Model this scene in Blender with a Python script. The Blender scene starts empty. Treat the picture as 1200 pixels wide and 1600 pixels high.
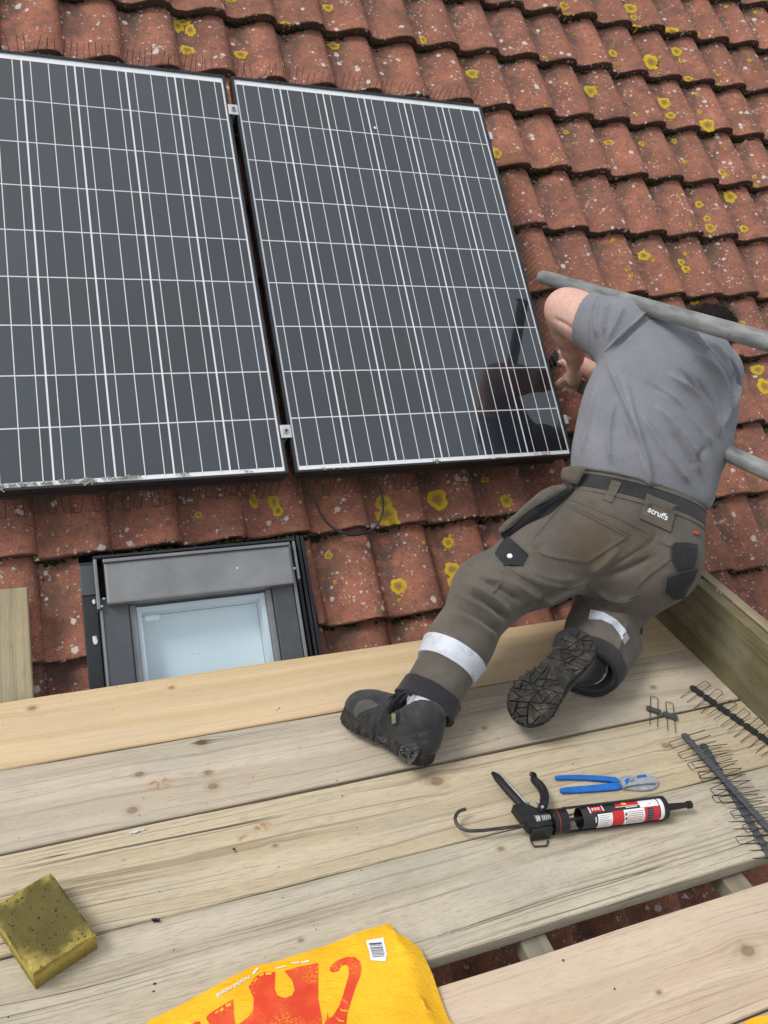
import bpy, bmesh, math, random
import numpy as np
from mathutils import Vector, Matrix
from mathutils.bvhtree import BVHTree
random.seed(7); np.random.seed(7)
scene = bpy.context.scene
COL = scene.collection

# ---------------------------------------------------------------- camera
# rows: camera right, camera down, camera forward (world axes: X along the eaves, Y into the roof, Z up; deck top = 0)
CR = np.array([[0.93038933, -0.34770997, 0.11607527],
               [-0.07800384, -0.49718984, -0.86412827],
               [0.35817746, 0.79492141, -0.48970283]])
CP = np.array([-0.642382, -2.086485, 1.511833])
CF = 1263.78                      # focal length in pixels of a 1200 x 1600 picture
cam_d = bpy.data.cameras.new('camera'); cam = bpy.data.objects.new('camera', cam_d); COL.objects.link(cam)
cam.matrix_world = Matrix(((CR[0][0], -CR[1][0], -CR[2][0], CP[0]), (CR[0][1], -CR[1][1], -CR[2][1], CP[1]),
                           (CR[0][2], -CR[1][2], -CR[2][2], CP[2]), (0, 0, 0, 1)))
cam_d.sensor_fit = 'VERTICAL'; cam_d.sensor_height = 36; cam_d.lens = CF / 1600 * 36
cam_d.clip_start = 0.05; cam_d.clip_end = 500
scene.camera = cam
# ---------------------------------------------------------------- sky, sun, exposure: a bright overcast day
SUN_EL, SUN_AZ = math.radians(54), math.radians(278)      # azimuth from +Y towards +X
w = bpy.data.worlds.new('World'); scene.world = w; w.use_nodes = True
nt = w.node_tree; bg = nt.nodes['Background']
sky = nt.nodes.new('ShaderNodeTexSky'); sky.sky_type = 'NISHITA'; sky.sun_disc = False
sky.sun_elevation = SUN_EL; sky.sun_rotation = SUN_AZ; sky.dust_density = 3; sky.air_density = 1.0; sky.ozone_density = 1.0
hs = nt.nodes.new('ShaderNodeHueSaturation'); hs.inputs['Saturation'].default_value = 0.16   # cloud cover takes the blue out
cl = nt.nodes.new('ShaderNodeMix'); cl.data_type = 'RGBA'; cl.inputs[0].default_value = .52; cl.inputs[7].default_value = (4.6, 4.85, 5.3, 1)   # even cloud deck over the clear-sky gradient
nt.links.new(sky.outputs[0], hs.inputs['Color']); nt.links.new(hs.outputs[0], cl.inputs[6]); nt.links.new(cl.outputs[2], bg.inputs['Color'])
bg.inputs['Strength'].default_value = 0.15
sl = bpy.data.lights.new('sun', 'SUN'); sl.energy = 1.5; sl.angle = math.radians(20); sl.color = (1, .97, .93)
sun = bpy.data.objects.new('sun', sl); COL.objects.link(sun)
sd = Vector((math.sin(SUN_AZ) * math.cos(SUN_EL), math.cos(SUN_AZ) * math.cos(SUN_EL), math.sin(SUN_EL)))
sun.rotation_euler = sd.to_track_quat('Z', 'Y').to_euler(); sun.location = (0, -2, 6)
vs = scene.view_settings; vs.view_transform = 'Standard'; vs.look = 'None'; vs.gamma = 1; vs.use_curve_mapping = False; vs.exposure = 0.40
scene.cycles.max_bounces = 4; scene.cycles.diffuse_bounces = 3; scene.cycles.glossy_bounces = 3; scene.cycles.transparent_max_bounces = 8; scene.cycles.use_adaptive_sampling = True; scene.cycles.adaptive_threshold = .015; scene.cycles.use_denoising = True
scene.cycles.caustics_reflective = False; scene.cycles.caustics_refractive = False

# ---------------------------------------------------------------- geometry helpers
TH = 0.727326; SN, CS = math.sin(TH), math.cos(TH); HQ = 0.4124
NR = np.array([0, -SN, CS]); UR = np.array([0, CS, SN]); QR = np.array([0, 0, HQ])
def rp(u, v, d=0.0):                       # a point of the roof: u along the eaves, v up the slope, d out of the panel plane
    return Vector((u, v * CS - d * SN, HQ + v * SN + d * CS))
ROOFM = Matrix(((1, 0, 0, 0), (0, CS, -SN, 0), (0, SN, CS, HQ), (0, 0, 0, 1)))
def ray(x, y):
    return CR.T @ np.array([(x - 600) / CF, (y - 800) / CF, 1.0])
def dep(x, y, t): return Vector(CP + ray(x, y) * t)
def dk(x, y, z=0.0):
    r = ray(x, y); return Vector(CP + r * ((z - CP[2]) / r[2]))
def rf(x, y, d):
    r = ray(x, y); t = ((QR + NR * d - CP) @ NR) / (r @ NR); P = CP + t * r
    return P[0], (P - QR) @ UR

def link(o, parent=None, local=False):
    COL.objects.link(o)
    if parent is not None:
        o.parent = parent
        if not local: o.matrix_parent_inverse = parent.matrix_basis.inverted()   # children are written in world coordinates
    return o
def tag(o, label=None, cat=None, group=None, kind=None):
    if label: o['label'] = label
    if cat: o['category'] = cat
    if group: o['group'] = group
    if kind: o['kind'] = kind
    return o
def empty(name, loc=(0, 0, 0), label=None, cat=None, group=None):
    o = bpy.data.objects.new(name, None); o.empty_display_size = .05; o.location = loc; COL.objects.link(o)
    return tag(o, label, cat, group)
def mesh_obj(name, me, m, parent=None, smooth=False):
    if m is not None and not me.materials:
        for mm in (m if isinstance(m, (list, tuple)) else [m]): me.materials.append(mm)
    if smooth: me.shade_smooth()
    return link(bpy.data.objects.new(name, me), parent)
def pyd(name, vs_, fs, m=None, parent=None, smooth=False):
    me = bpy.data.meshes.new(name); me.from_pydata([tuple(v) for v in vs_], [], fs); me.update()
    return mesh_obj(name, me, m, parent, smooth)
def bm_obj(name, bm, m, parent=None, smooth=False):
    me = bpy.data.meshes.new(name); bm.to_mesh(me); bm.free()
    return mesh_obj(name, me, m, parent, smooth)
def bbox(bm, lo, hi, M=None, bev=0.0, mi=0):
    vs_ = []
    for z in (lo[2], hi[2]):
        for y in (lo[1], hi[1]):
            for x in (lo[0], hi[0]):
                p = Vector((x, y, z)); vs_.append(bm.verts.new(M @ p if M else p))
    F = [bm.faces.new([vs_[i] for i in f]) for f in ((0, 2, 3, 1), (4, 5, 7, 6), (0, 1, 5, 4), (2, 6, 7, 3), (0, 4, 6, 2), (1, 3, 7, 5))]
    for f in F: f.material_index = mi
    if bev:
        es = list({e for f in F for e in f.edges})
        r = bmesh.ops.bevel(bm, geom=es, offset=bev, segments=2, profile=.6, affect='EDGES')
        for f in r['faces']: f.material_index = mi
def tube(bm, pts, r, n=8, caps=True, mi=0, rr=None):
    pts = [Vector(p) for p in pts]; rings = []; up = None
    for i, p in enumerate(pts):
        d = (pts[min(i + 1, len(pts) - 1)] - pts[max(i - 1, 0)]).normalized()
        if up is None:
            up = d.orthogonal().normalized()
        up = (up - d * up.dot(d)); up = up.normalized() if up.length > 1e-6 else d.orthogonal().normalized()
        s = d.cross(up); R = rr[i] if rr else r
        rings.append([bm.verts.new(p + up * (R * math.cos(2 * math.pi * k / n)) + s * (R * math.sin(2 * math.pi * k / n))) for k in range(n)])
    for a, b in zip(rings, rings[1:]):
        for k in range(n):
            f = bm.faces.new((a[k], a[(k + 1) % n], b[(k + 1) % n], b[k])); f.material_index = mi; f.smooth = True
    if caps:
        for c in (rings[0][::-1], rings[-1]):
            f = bm.faces.new(c); f.material_index = mi
def prism(bm, poly, z0, z1, M=None, mi=0):
    T = (lambda p: M @ Vector(p)) if M else Vector
    a = [bm.verts.new(T((x, y, z0))) for x, y in poly]; b = [bm.verts.new(T((x, y, z1))) for x, y in poly]
    n = len(poly); fs = [bm.faces.new(a[::-1]), bm.faces.new(b)]
    for k in range(n): fs.append(bm.faces.new((a[k], a[(k + 1) % n], b[(k + 1) % n], b[k])))
    for f in fs: f.material_index = mi
    return fs
def spline(pts, n=8):
    P = [Vector(p) for p in pts]; P = [2 * P[0] - P[1]] + P + [2 * P[-1] - P[-2]]; out = []
    for i in range(1, len(P) - 2):
        for k in range(n):
            t = k / n; a, b, c, d = P[i - 1], P[i], P[i + 1], P[i + 2]
            out.append(.5 * ((2 * b) + (c - a) * t + (2 * a - 5 * b + 4 * c - d) * t * t + (3 * b - a - 3 * c + d) * t ** 3))
    out.append(P[-2]); return out

# ---------------------------------------------------------------- material helpers
class G:
    def __init__(s, name, **base):
        s.m = bpy.data.materials.new(name); s.m.use_nodes = True; s.nt = s.m.node_tree
        s.b = s.nt.nodes['Principled BSDF']; s.set(**base)
    def set(s, **kw):
        for k, v in kw.items():
            s.put(s.b.inputs[{'color': 'Base Color', 'rough': 'Roughness', 'metal': 'Metallic', 'spec': 'Specular IOR Level', 'normal': 'Normal', 'ior': 'IOR', 'alpha': 'Alpha', 'sheen': 'Sheen Weight', 'sss': 'Subsurface Weight', 'coat': 'Coat Weight'}[k]], v)
    def put(s, sock, v):
        if isinstance(v, bpy.types.NodeSocket): s.nt.links.new(v, sock)
        else:
            if isinstance(v, (tuple, list)) and len(v) == 3 and sock.type == 'RGBA': v = (*v, 1)
            sock.default_value = v
    def add(s, t, ins=None, out=0, **props):
        n = s.nt.nodes.new('ShaderNode' + t)
        for k, v in props.items(): setattr(n, k, v)
        for k, v in (ins or {}).items(): s.put(n.inputs[k], v)
        return n.outputs[out]
    def obj(s): return s.add('TexCoord', out=3)
    def geo(s): return s.add('NewGeometry', out=0)
    def rnd(s): return s.add('ObjectInfo', out='Random')
    def map(s, v, scale=(1, 1, 1), loc=(0, 0, 0), rot=(0, 0, 0)):
        return s.add('Mapping', {0: v, 1: loc, 2: rot, 3: scale})
    def vadd(s, a, b): return s.add('VectorMath', {0: a, 1: b}, operation='ADD')
    def noise(s, v, scale=5, detail=3, rough=.55, dist=0, out=0):
        return s.add('TexNoise', {'Vector': v, 'Scale': scale, 'Detail': min(detail, 3), 'Roughness': rough, 'Distortion': dist}, out=out)
    def vor(s, v, scale=5, out='Distance', rand=1.0, feature='F1'):
        return s.add('TexVoronoi', {'Vector': v, 'Scale': scale, 'Randomness': rand}, out=out, feature=feature)
    def math(s, op, a, b=0.0, c=0.0, clamp=False):
        return s.add('Math', {0: a, 1: b, 2: c}, operation=op, use_clamp=clamp)
    def step(s, v, a, b):        # smooth 0..1 as v goes a -> b
        return s.add('MapRange', {'Value': v, 'From Min': a, 'From Max': b, 'To Min': 0.0, 'To Max': 1.0}, interpolation_type='SMOOTHSTEP')
    def ramp(s, f, stops):
        n = s.nt.nodes.new('ShaderNodeValToRGB'); s.put(n.inputs[0], f); e = n.color_ramp.elements
        while len(e) < len(stops): e.new(.5)
        for el, (p, c) in zip(e, stops): el.position = p; el.color = (*c, 1) if len(c) == 3 else c
        return n.outputs[0]
    def mix(s, f, a, b, mode='MIX'):
        n = s.nt.nodes.new('ShaderNodeMix'); n.data_type = 'RGBA'; n.blend_type = mode
        s.put(n.inputs[0], f); s.put(n.inputs[6], a); s.put(n.inputs[7], b); return n.outputs[2]
    def sep(s, v, i): return s.add('SeparateXYZ', {0: v}, out=i)
    def bump(s, h, strength=.3, dist=.002, normal=None):
        ins = {'Height': h, 'Strength': strength, 'Distance': dist}
        if normal is not None: ins['Normal'] = normal
        return s.add('Bump', ins)
def srgb(r, g, b):
    f = lambda c: c / 255 / 12.92 if c <= 10.31 else ((c / 255 + .055) / 1.055) ** 2.4
    return (f(r), f(g), f(b))

def m_plain(name, color, rough=.5, metal=0.0, var=.12, scale=30, bump=.15, spec=.5, dist=.001):
    g = G(name, rough=rough, metal=metal, spec=spec)
    o = g.obj(); n = g.noise(o, scale, 4, .6)
    c2 = tuple(c * (1 - var) for c in color); c3 = tuple(min(1, c * (1 + var)) for c in color)
    g.set(color=g.ramp(n, [(.3, c2), (.7, c3)]))
    if bump: g.set(normal=g.bump(g.noise(o, scale * 4, 2), bump, dist))
    g.set(rough=g.add('MapRange', {'Value': g.noise(o, scale * .6, 3), 'To Min': max(0, rough - .12), 'To Max': min(1, rough + .12)}))
    return g.m

def m_tile():
    g = G('concrete_tile', rough=.93, spec=.2)
    loc = g.add('Attribute', out='Vector', attribute_name='tl')
    rn = g.math('FRACT', g.math('ADD', g.rnd(), g.add('Attribute', out='Fac', attribute_name='seed')))
    o = g.vadd(loc, g.add('VectorMath', {0: g.add('CombineXYZ', {0: rn, 1: g.math('MULTIPLY', rn, 7.3), 2: g.math('MULTIPLY', rn, 3.1)}), 1: (31, 17, 13)}, operation='MULTIPLY'))
    big = g.noise(o, 9, 4, .6); fine = g.noise(o, 160, 3, .7); mid = g.noise(o, 45, 3, .65)
    c = g.ramp(big, [(.28, (.195, .087, .059)), (.5, (.315, .125, .079)), (.72, (.410, .160, .096))])
    c = g.mix(rn, c, g.mix(1.0, c, (.80, .84, .88), 'MULTIPLY'))
    c = g.mix(g.math('MULTIPLY', g.step(mid, .48, .72), .8), c, (.135, .088, .068))                  # grey brown algae film
    c = g.mix(g.math('MULTIPLY', g.step(fine, .52, .70), .75), c, (.062, .040, .034))       # dark grit
    c = g.mix(g.math('MULTIPLY', g.step(g.noise(o, 220, 2), .60, .74), .6), c, (.42, .25, .19))         # pale grit
    # pans hold more dirt than the crests; bottom edge coloured dark for algae and gap shade
    zz = g.sep(loc, 2); yy = g.sep(loc, 1)
    dirt = g.math('MULTIPLY', g.step(zz, .040, .014), g.step(g.noise(o, 24, 3), .30, .62))
    c = g.mix(g.math('MULTIPLY', dirt, .75), c, (.085, .062, .050))
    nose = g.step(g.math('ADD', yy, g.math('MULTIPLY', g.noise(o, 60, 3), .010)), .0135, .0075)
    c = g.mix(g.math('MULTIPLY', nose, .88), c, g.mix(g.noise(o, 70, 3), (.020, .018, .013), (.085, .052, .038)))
    # white crustose lichen: big sparse rosettes and small specks
    dv = g.noise(o, 160, 2, out=1)
    ow = g.vadd(o, g.add('VectorMath', {0: dv, 1: (.016, .016, .016)}, operation='MULTIPLY'))
    dens = g.noise(o, 14, 2)
    for sc, r0, keep, col in ((34, .34, .66, (.60, .56, .52)), (90, .38, .60, (.50, .44, .40)), (14, .10, .62, (.56, .56, .52))):
        vn = g.nt.nodes.new('ShaderNodeTexVoronoi'); g.put(vn.inputs['Vector'], ow); vn.inputs['Scale'].default_value = sc
        rc = g.add('SeparateColor', {0: vn.outputs['Color']}, out=0)
        rad = g.math('MULTIPLY', g.math('SUBTRACT', g.math('MULTIPLY', rc, g.math('ADD', dens, .5)), keep, clamp=True), r0 / (1 - keep))
        msk = g.step(g.math('SUBTRACT', rad, vn.outputs['Distance']), 0.0, .04)
        c = g.mix(g.math('MULTIPLY', msk, .72), c, col)
    g.set(color=c)
    h = g.math('ADD', g.math('MULTIPLY', fine, .6), g.math('ADD', g.math('MULTIPLY', mid, .5), g.noise(o, 420, 2)))
    g.set(normal=g.bump(h, .55, .0022))
    return g.m

def m_wood(name, light, mid, dark, weather=.5, seed=0.0, knots=(), green=0.0, contrast=1.0, spots=()):
    """sawn softwood: fine growth lines along x that bend round the knots, grey weathering, cracks and stains"""
    g = G(name, rough=.8, spec=.22)
    p = g.obj(); px_, py_ = g.sep(p, 0), g.sep(p, 1)
    o = g.map(p, loc=(seed * 3.7, seed * 1.3, seed * .7))
    y = py_; kn = None
    for kx, ky, kr in knots:
        dx, dy = g.math('SUBTRACT', px_, kx), g.math('SUBTRACT', py_, ky)
        r2 = g.math('ADD', g.math('POWER', g.math('MULTIPLY', dx, .40 / kr), 2.0), g.math('POWER', g.math('MULTIPLY', dy, .62 / kr), 2.0))
        y = g.math('SUBTRACT', y, g.math('MULTIPLY', dy, g.math('MULTIPLY', g.math('POWER', 2.718, g.math('MULTIPLY', r2, -.55)), .72)))
        e = g.math('ADD', g.math('POWER', g.math('DIVIDE', dx, kr * 1.35), 2.0), g.math('POWER', g.math('DIVIDE', dy, kr), 2.0))
        kn = e if kn is None else g.math('MINIMUM', kn, e)
    warp = g.math('SUBTRACT', g.noise(g.map(o, scale=(.5, 1.2, 1)), 2.0, 2, .4), .5)
    y = g.math('ADD', y, g.math('MULTIPLY', warp, .085))
    xx, zz = g.sep(o, 0), g.sep(o, 2)
    gv = g.add('CombineXYZ', {0: g.math('MULTIPLY', xx, .012), 1: g.math('ADD', y, seed), 2: g.math('MULTIPLY', zz, .5)})
    rings = g.noise(gv, 120, 2, .6); broad = g.noise(gv, 26, 2, .5)
    fib = g.noise(g.add('CombineXYZ', {0: g.math('MULTIPLY', xx, .05), 1: g.math('ADD', y, seed), 2: zz}), 520, 2, .6)
    blotch = g.noise(g.map(o, scale=(.7, 1.7, 1)), 3.0, 6, .72); grime = g.noise(g.map(o, scale=(.6, 1.0, 1)), 14, 5, .75)
    c = g.mix(g.step(broad, .34, .68), light, mid)
    c = g.mix(g.math('MULTIPLY', g.step(rings, .53, .70), .62 * contrast), c, dark)
    c = g.mix(g.math('MULTIPLY', g.step(fib, .50, .70), .46 * contrast), c, dark)
    gry = tuple(.35 * a + .65 * b for a, b in zip(dark, (.40, .385, .34)))
    c = g.mix(g.math('MULTIPLY', g.step(blotch, .42, .70), weather), c, gry)
    c = g.mix(g.math('MULTIPLY', g.step(grime, .54, .72), .30 * (weather + .3)), c, tuple(.62 * a for a in mid))
    if green: c = g.mix(g.math('MULTIPLY', g.step(g.noise(o, 5, 4, .7), .38, .62), green), c, (.075, .068, .028))
    if kn is not None:
        e2 = g.math('ADD', kn, g.math('MULTIPLY', g.math('SUBTRACT', g.noise(o, 55, 3), .5), .9))
        c = g.mix(g.math('MULTIPLY', g.step(e2, 4.5, .8), .30), c, (.27, .185, .105))
        c = g.mix(g.math('MULTIPLY', g.step(e2, 1.2, .35), .62), c, g.mix(g.noise(o, 130, 2), (.085, .052, .032), (.23, .145, .085)))
    crm = None
    cr = g.noise(g.add('CombineXYZ', {0: g.math('MULTIPLY', xx, .012), 1: g.math('ADD', y, seed * 2), 2: 0.0}), 38, 1, .4); crm = g.step(g.math('ABSOLUTE', g.math('SUBTRACT', cr, .5)), .007, .001)
    crm = g.math('MULTIPLY', crm, g.step(g.noise(g.map(o, scale=(.7, 4, 1)), 2.0, 1), .50, .64))
    c = g.mix(g.math('MULTIPLY', crm, .85 * contrast), c, (.05, .038, .026))
    for (sx, sy, sr, sc_) in spots:                                             # rust dabs, pale splashes
        d = g.math('ADD', g.math('POWER', g.math('DIVIDE', g.math('SUBTRACT', px_, sx), sr * 1.9), 2.0), g.math('POWER', g.math('DIVIDE', g.math('SUBTRACT', py_, sy), sr), 2.0))
        c = g.mix(g.math('MULTIPLY', g.math('MULTIPLY', g.step(d, 1.0, .2), g.step(g.noise(o, 95, 4, .75), .44, .60)), .75 if sc_ != (.50, .47, .40) else .3), c, sc_)
    g.set(color=c)
    h = g.math('SUBTRACT', g.math('ADD', g.math('MULTIPLY', rings, -.9), g.math('MULTIPLY', fib, -.5)), g.math('MULTIPLY', crm, 1.5))
    g.set(normal=g.bump(h, .7 * contrast, .0022))
    return g.m

def m_glass(name, ior, tint=(1, 1, 1), rough=.01, dirt=True, refl=(1, 1, 1)):
    g = G(name); nt_ = g.nt; nt_.nodes.remove(g.b)
    tr = nt_.nodes.new('ShaderNodeBsdfTransparent'); tr.inputs[0].default_value = (*tint, 1)
    gl = nt_.nodes.new('ShaderNodeBsdfGlossy'); gl.inputs['Roughness'].default_value = rough; gl.inputs['Color'].default_value = (*refl, 1)
    fr = nt_.nodes.new('ShaderNodeFresnel')
    g.put(fr.inputs[0], g.add('MapRange', {'Value': g.add('NewGeometry', out='Backfacing'), 'To Min': ior, 'To Max': 1 / ior}))     # the same sheet from either face
    mx = nt_.nodes.new('ShaderNodeMixShader'); nt_.links.new(fr.outputs[0], mx.inputs[0]); nt_.links.new(tr.outputs[0], mx.inputs[1]); nt_.links.new(gl.outputs[0], mx.inputs[2])
    o = g.obj()
    if dirt:   # a thin uneven film of dust and a few dried specks
        df = nt_.nodes.new('ShaderNodeBsdfDiffuse'); df.inputs[0].default_value = (.45, .45, .43, 1)
        f = g.math('ADD', g.math('MULTIPLY', g.step(g.noise(o, 4, 5, .7), .35, .8), .012), g.math('MULTIPLY', g.step(g.vor(o, 42), .045, .02), g.math('MULTIPLY', g.step(g.noise(o, 7, 2), .55, .7), .22)))
        m2 = nt_.nodes.new('ShaderNodeMixShader'); nt_.links.new(f, m2.inputs[0]); nt_.links.new(mx.outputs[0], m2.inputs[1]); nt_.links.new(df.outputs[0], m2.inputs[2]); mx = m2
    nt_.links.new(mx.outputs[0], nt_.nodes['Material Output'].inputs[0])
    return g.m
def m_metal_tube():
    g = G('galvanised_tube', metal=.55, rough=.55)
    o = g.obj(); n = g.noise(g.map(o, scale=(1, 1, .25)), 28, 5, .65); st = g.noise(g.map(o, scale=(6, 6, .4)), 30, 3)
    c = g.ramp(n, [(.28, (.150, .160, .152)), (.5, (.285, .298, .288)), (.75, (.42, .43, .42))])
    c = g.mix(g.math('MULTIPLY', g.step(st, .6, .72), .5), c, (.10, .10, .085))
    c = g.mix(g.math('MULTIPLY', g.step(g.noise(o, 17, 4, .7), .60, .70), .6), c, (.16, .165, .125))
    g.set(color=c, normal=g.bump(g.noise(o, 90, 3), .25, .0012), rough=g.add('MapRange', {'Value': n, 'To Min': .38, 'To Max': .75}))
    return g.m

# ================================================================ ground and roof
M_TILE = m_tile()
g = G('lawn', rough=.95, spec=.1); g.set(color=g.ramp(g.noise(g.obj(), 3, 6, .7), [(.3, (.035, .05, .02)), (.7, (.09, .10, .05))])); M_LAWN = g.m
pyd('ground', [(-150, -150, -4.2), (150, -150, -4.2), (150, 150, -4.2), (-150, 150, -4.2)], [(0, 1, 2, 3)], M_LAWN)['kind'] = 'structure'

TW, TG, TL = .1985, .2965, .385          # tile cover width, gauge, length
NOSE0, EDGE0, DB = -.171, .044, -.192     # a nose line, a right-hand edge line, level of the tile bed
RISE, TT = .037, .030
HX = np.array([-.02, .0, .08, .18, .28, .38, .48, .58, .68, .78, .87, .94, .985, 1.01, 1.03]) * TW
HZ = np.array([.008, .0062, .0014, .0, .0018, .0085, .0170, .0243, .0290, .0308, .0300, .0262, .0195, .0135, .0075]) * 1.16
def tile_h(x): return np.interp(x, HX, HZ)
def surf_d(u, v):                        # height of the tiled surface
    y = (v - NOSE0) % TG; x = (u - EDGE0) % TW
    return DB + tile_h(x) + RISE * (1 - y / TG)
def tile_geo(x0=-1, x1=1, seed=0):
    rs = np.random.RandomState(seed)
    xs = [x for x in HX if x0 - 1e-6 <= x <= x1 + 1e-6]
    if x0 > HX[0]: xs = [x0] + [x for x in xs if x > x0 + .004]
    if x1 < HX[-1]: xs = [x for x in xs if x < x1 - .004] + [x1]
    ys = [0, .0025, .03, .12, .22, .3, TL]; n = len(xs); vs_ = []; fs = []
    jit = np.convolve(rs.normal(0, .0022, n + 4), [.25, .5, .25], 'same')[2:-2]
    for t in (0, 1):
        for iy, y in enumerate(ys):
            for ix, x in enumerate(xs):
                z = tile_h(x) + RISE * (1 - y / TG) - (.0030 if iy == 0 else 0) + rs.normal(0, .0004)
                yy = y + (jit[ix] if iy < 2 else 0)
                if t: z -= TT * (1.0 if iy < 3 else .8); yy = y + (jit[ix] + .002 if iy < 2 else 0)
                vs_.append((x, yy, z))
    k = len(ys); A = lambda t, i, j: t * n * k + i * n + j
    for i in range(k - 1):
        for j in range(n - 1):
            fs.append((A(0, i, j), A(0, i, j + 1), A(0, i + 1, j + 1), A(0, i + 1, j)))
            fs.append((A(1, i, j), A(1, i + 1, j), A(1, i + 1, j + 1), A(1, i, j + 1)))
    for j in range(n - 1): fs.append((A(0, 0, j + 1), A(0, 0, j), A(1, 0, j), A(1, 0, j + 1)))
    for i in range(k - 1):
        fs.append((A(0, i, n - 1), A(1, i, n - 1), A(1, i + 1, n - 1), A(0, i + 1, n - 1)))
        fs.append((A(0, i, 0), A(0, i + 1, 0), A(1, i + 1, 0), A(1, i, 0)))
    return np.array(vs_), fs
def tile_mesh(name, vs_, fs, tl=None, seed=None):
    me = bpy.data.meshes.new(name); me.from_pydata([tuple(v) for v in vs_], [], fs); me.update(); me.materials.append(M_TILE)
    me.shade_smooth(); me.set_sharp_from_angle(angle=math.radians(50))
    a = me.attributes.new('tl', 'FLOAT_VECTOR', 'POINT'); a.data.foreach_set('vector', np.asarray(vs_ if tl is None else tl, dtype=np.float32).ravel())
    b = me.attributes.new('seed', 'FLOAT', 'POINT'); b.data.foreach_set('value', np.zeros(len(vs_), np.float32) if seed is None else np.asarray(seed, np.float32))
    return me
TGEO = [tile_geo(seed=s) for s in range(6)]; TMESH = [tile_mesh('tile', *q) for q in TGEO]
WU0, WU1, WV0, WV1 = -.640, .014, -1.25, -.175     # hole for the roof window
g = G('roofing_felt', rough=.9); g.set(color=g.ramp(g.noise(g.obj(), 20, 4), [(.3, (.012, .011, .011)), (.7, (.03, .027, .026))])); M_FELT = g.m
bm = bmesh.new(); bbox(bm, (-2.6, -2.75, DB - .30), (5.6, 3.6, DB - .026), ROOFM)
roof = bm_obj('roof', bm, M_FELT)
tag(roof, 'red pantiled roof slope with yellow lichen behind the solar panels', 'roof')
def onscreen(P, m=40):
    X = CR @ (np.array(P) - CP)
    if X[2] < .2: return False
    x, y = 600 + CF * X[0] / X[2], 800 + CF * X[1] / X[2]
    return -m < x < 1200 + m and -m < y < 1600 + m
FV, FF, FT, FS = [], [], [], []; nv = 0; n_tiles = 0
rt = random.Random(3)
for k in range(-8, 11):
    v0 = NOSE0 + k * TG
    for j in range(-9, 25):
        u0 = EDGE0 + j * TW
        x0, x1 = -1, 1; geo_ = None
        if v0 + .2 > WV0 and v0 < WV1 - .02:
            if u0 + TW > WU0 and u0 < WU1:
                if u0 < WU0 - .02: x1 = WU0 - u0; x0 = -1
                elif u0 + TW > WU1 + .02: x0 = WU1 - u0; x1 = 1
                else: continue
                geo_ = tile_geo(x0, x1, j + 99)
        c = rp(u0 + TW / 2, v0 + TG * .4, -.14); c2 = rp(u0 + TW / 2, v0 + .01, -.12)
        under = (-.95 < u0 and u0 + TW < .88 and v0 > .04 and v0 + TG < 1.40)
        vis = (onscreen(c) or onscreen(c2)) and not under and v0 + TG > -.70
        M = ROOFM @ Matrix.Translation((u0 + rt.gauss(0, .0012), v0 + rt.gauss(0, .003), DB + rt.gauss(0, .0012))) @ Matrix.Rotation(rt.gauss(0, .006), 4, 'Z') @ Matrix.Rotation(rt.gauss(0, .006), 4, 'Y')
        if vis:
            me = tile_mesh('tile', *geo_) if geo_ else TMESH[rt.randrange(6)]
            o = bpy.data.objects.new('tile', me); o.matrix_basis = M; link(o, roof); n_tiles += 1
        else:
            V, F = geo_ if geo_ else TGEO[rt.randrange(6)]
            Mn = np.array(M); FV.append(V @ Mn[:3, :3].T + Mn[:3, 3]); FF += [tuple(i + nv for i in f) for f in F]; FT.append(V); FS.append(np.full(len(V), rt.random())); nv += len(V)
o = bpy.data.objects.new('tile_field', tile_mesh('tile_field', np.concatenate(FV), FF, np.concatenate(FT), np.concatenate(FS))); link(o, roof); o['kind'] = 'stuff'
print('tiles', n_tiles)

# ---- lichen rosettes growing on the tiles
g = G('yellow_lichen', rough=.95, spec=.1)
r_ = g.add('Attribute', out='Fac', attribute_name='rad'); o_ = g.geo()
c = g.mix(g.step(g.math('ADD', r_, g.math('MULTIPLY', g.noise(o_, 140, 3), .5)), .62, 1.0), (.38, .25, .035), (.55, .375, .035))
c = g.mix(g.math('MULTIPLY', g.step(g.math('ADD', r_, g.math('MULTIPLY', g.noise(o_, 110, 3), .55)), .86, .50), .72), c, (.235, .145, .060))
c = g.mix(g.math('MULTIPLY', g.step(g.noise(o_, 260, 3), .5, .66), .4), c, (.20, .14, .03))
c = g.mix(g.math('MULTIPLY', g.step(g.add('ObjectInfo', out='Random'), .5, 1), .3), c, (.30, .25, .05))
g.set(color=c, normal=g.bump(g.noise(o_, 330, 3, .7), .9, .003)); M_LICH = g.m
def place(px, py, off=0.0):
    d = -.14
    for _ in range(12):
        u, v = rf(px, py, d); d = .5 * d + .5 * (surf_d(u, v) + off)
    return u, v
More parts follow.
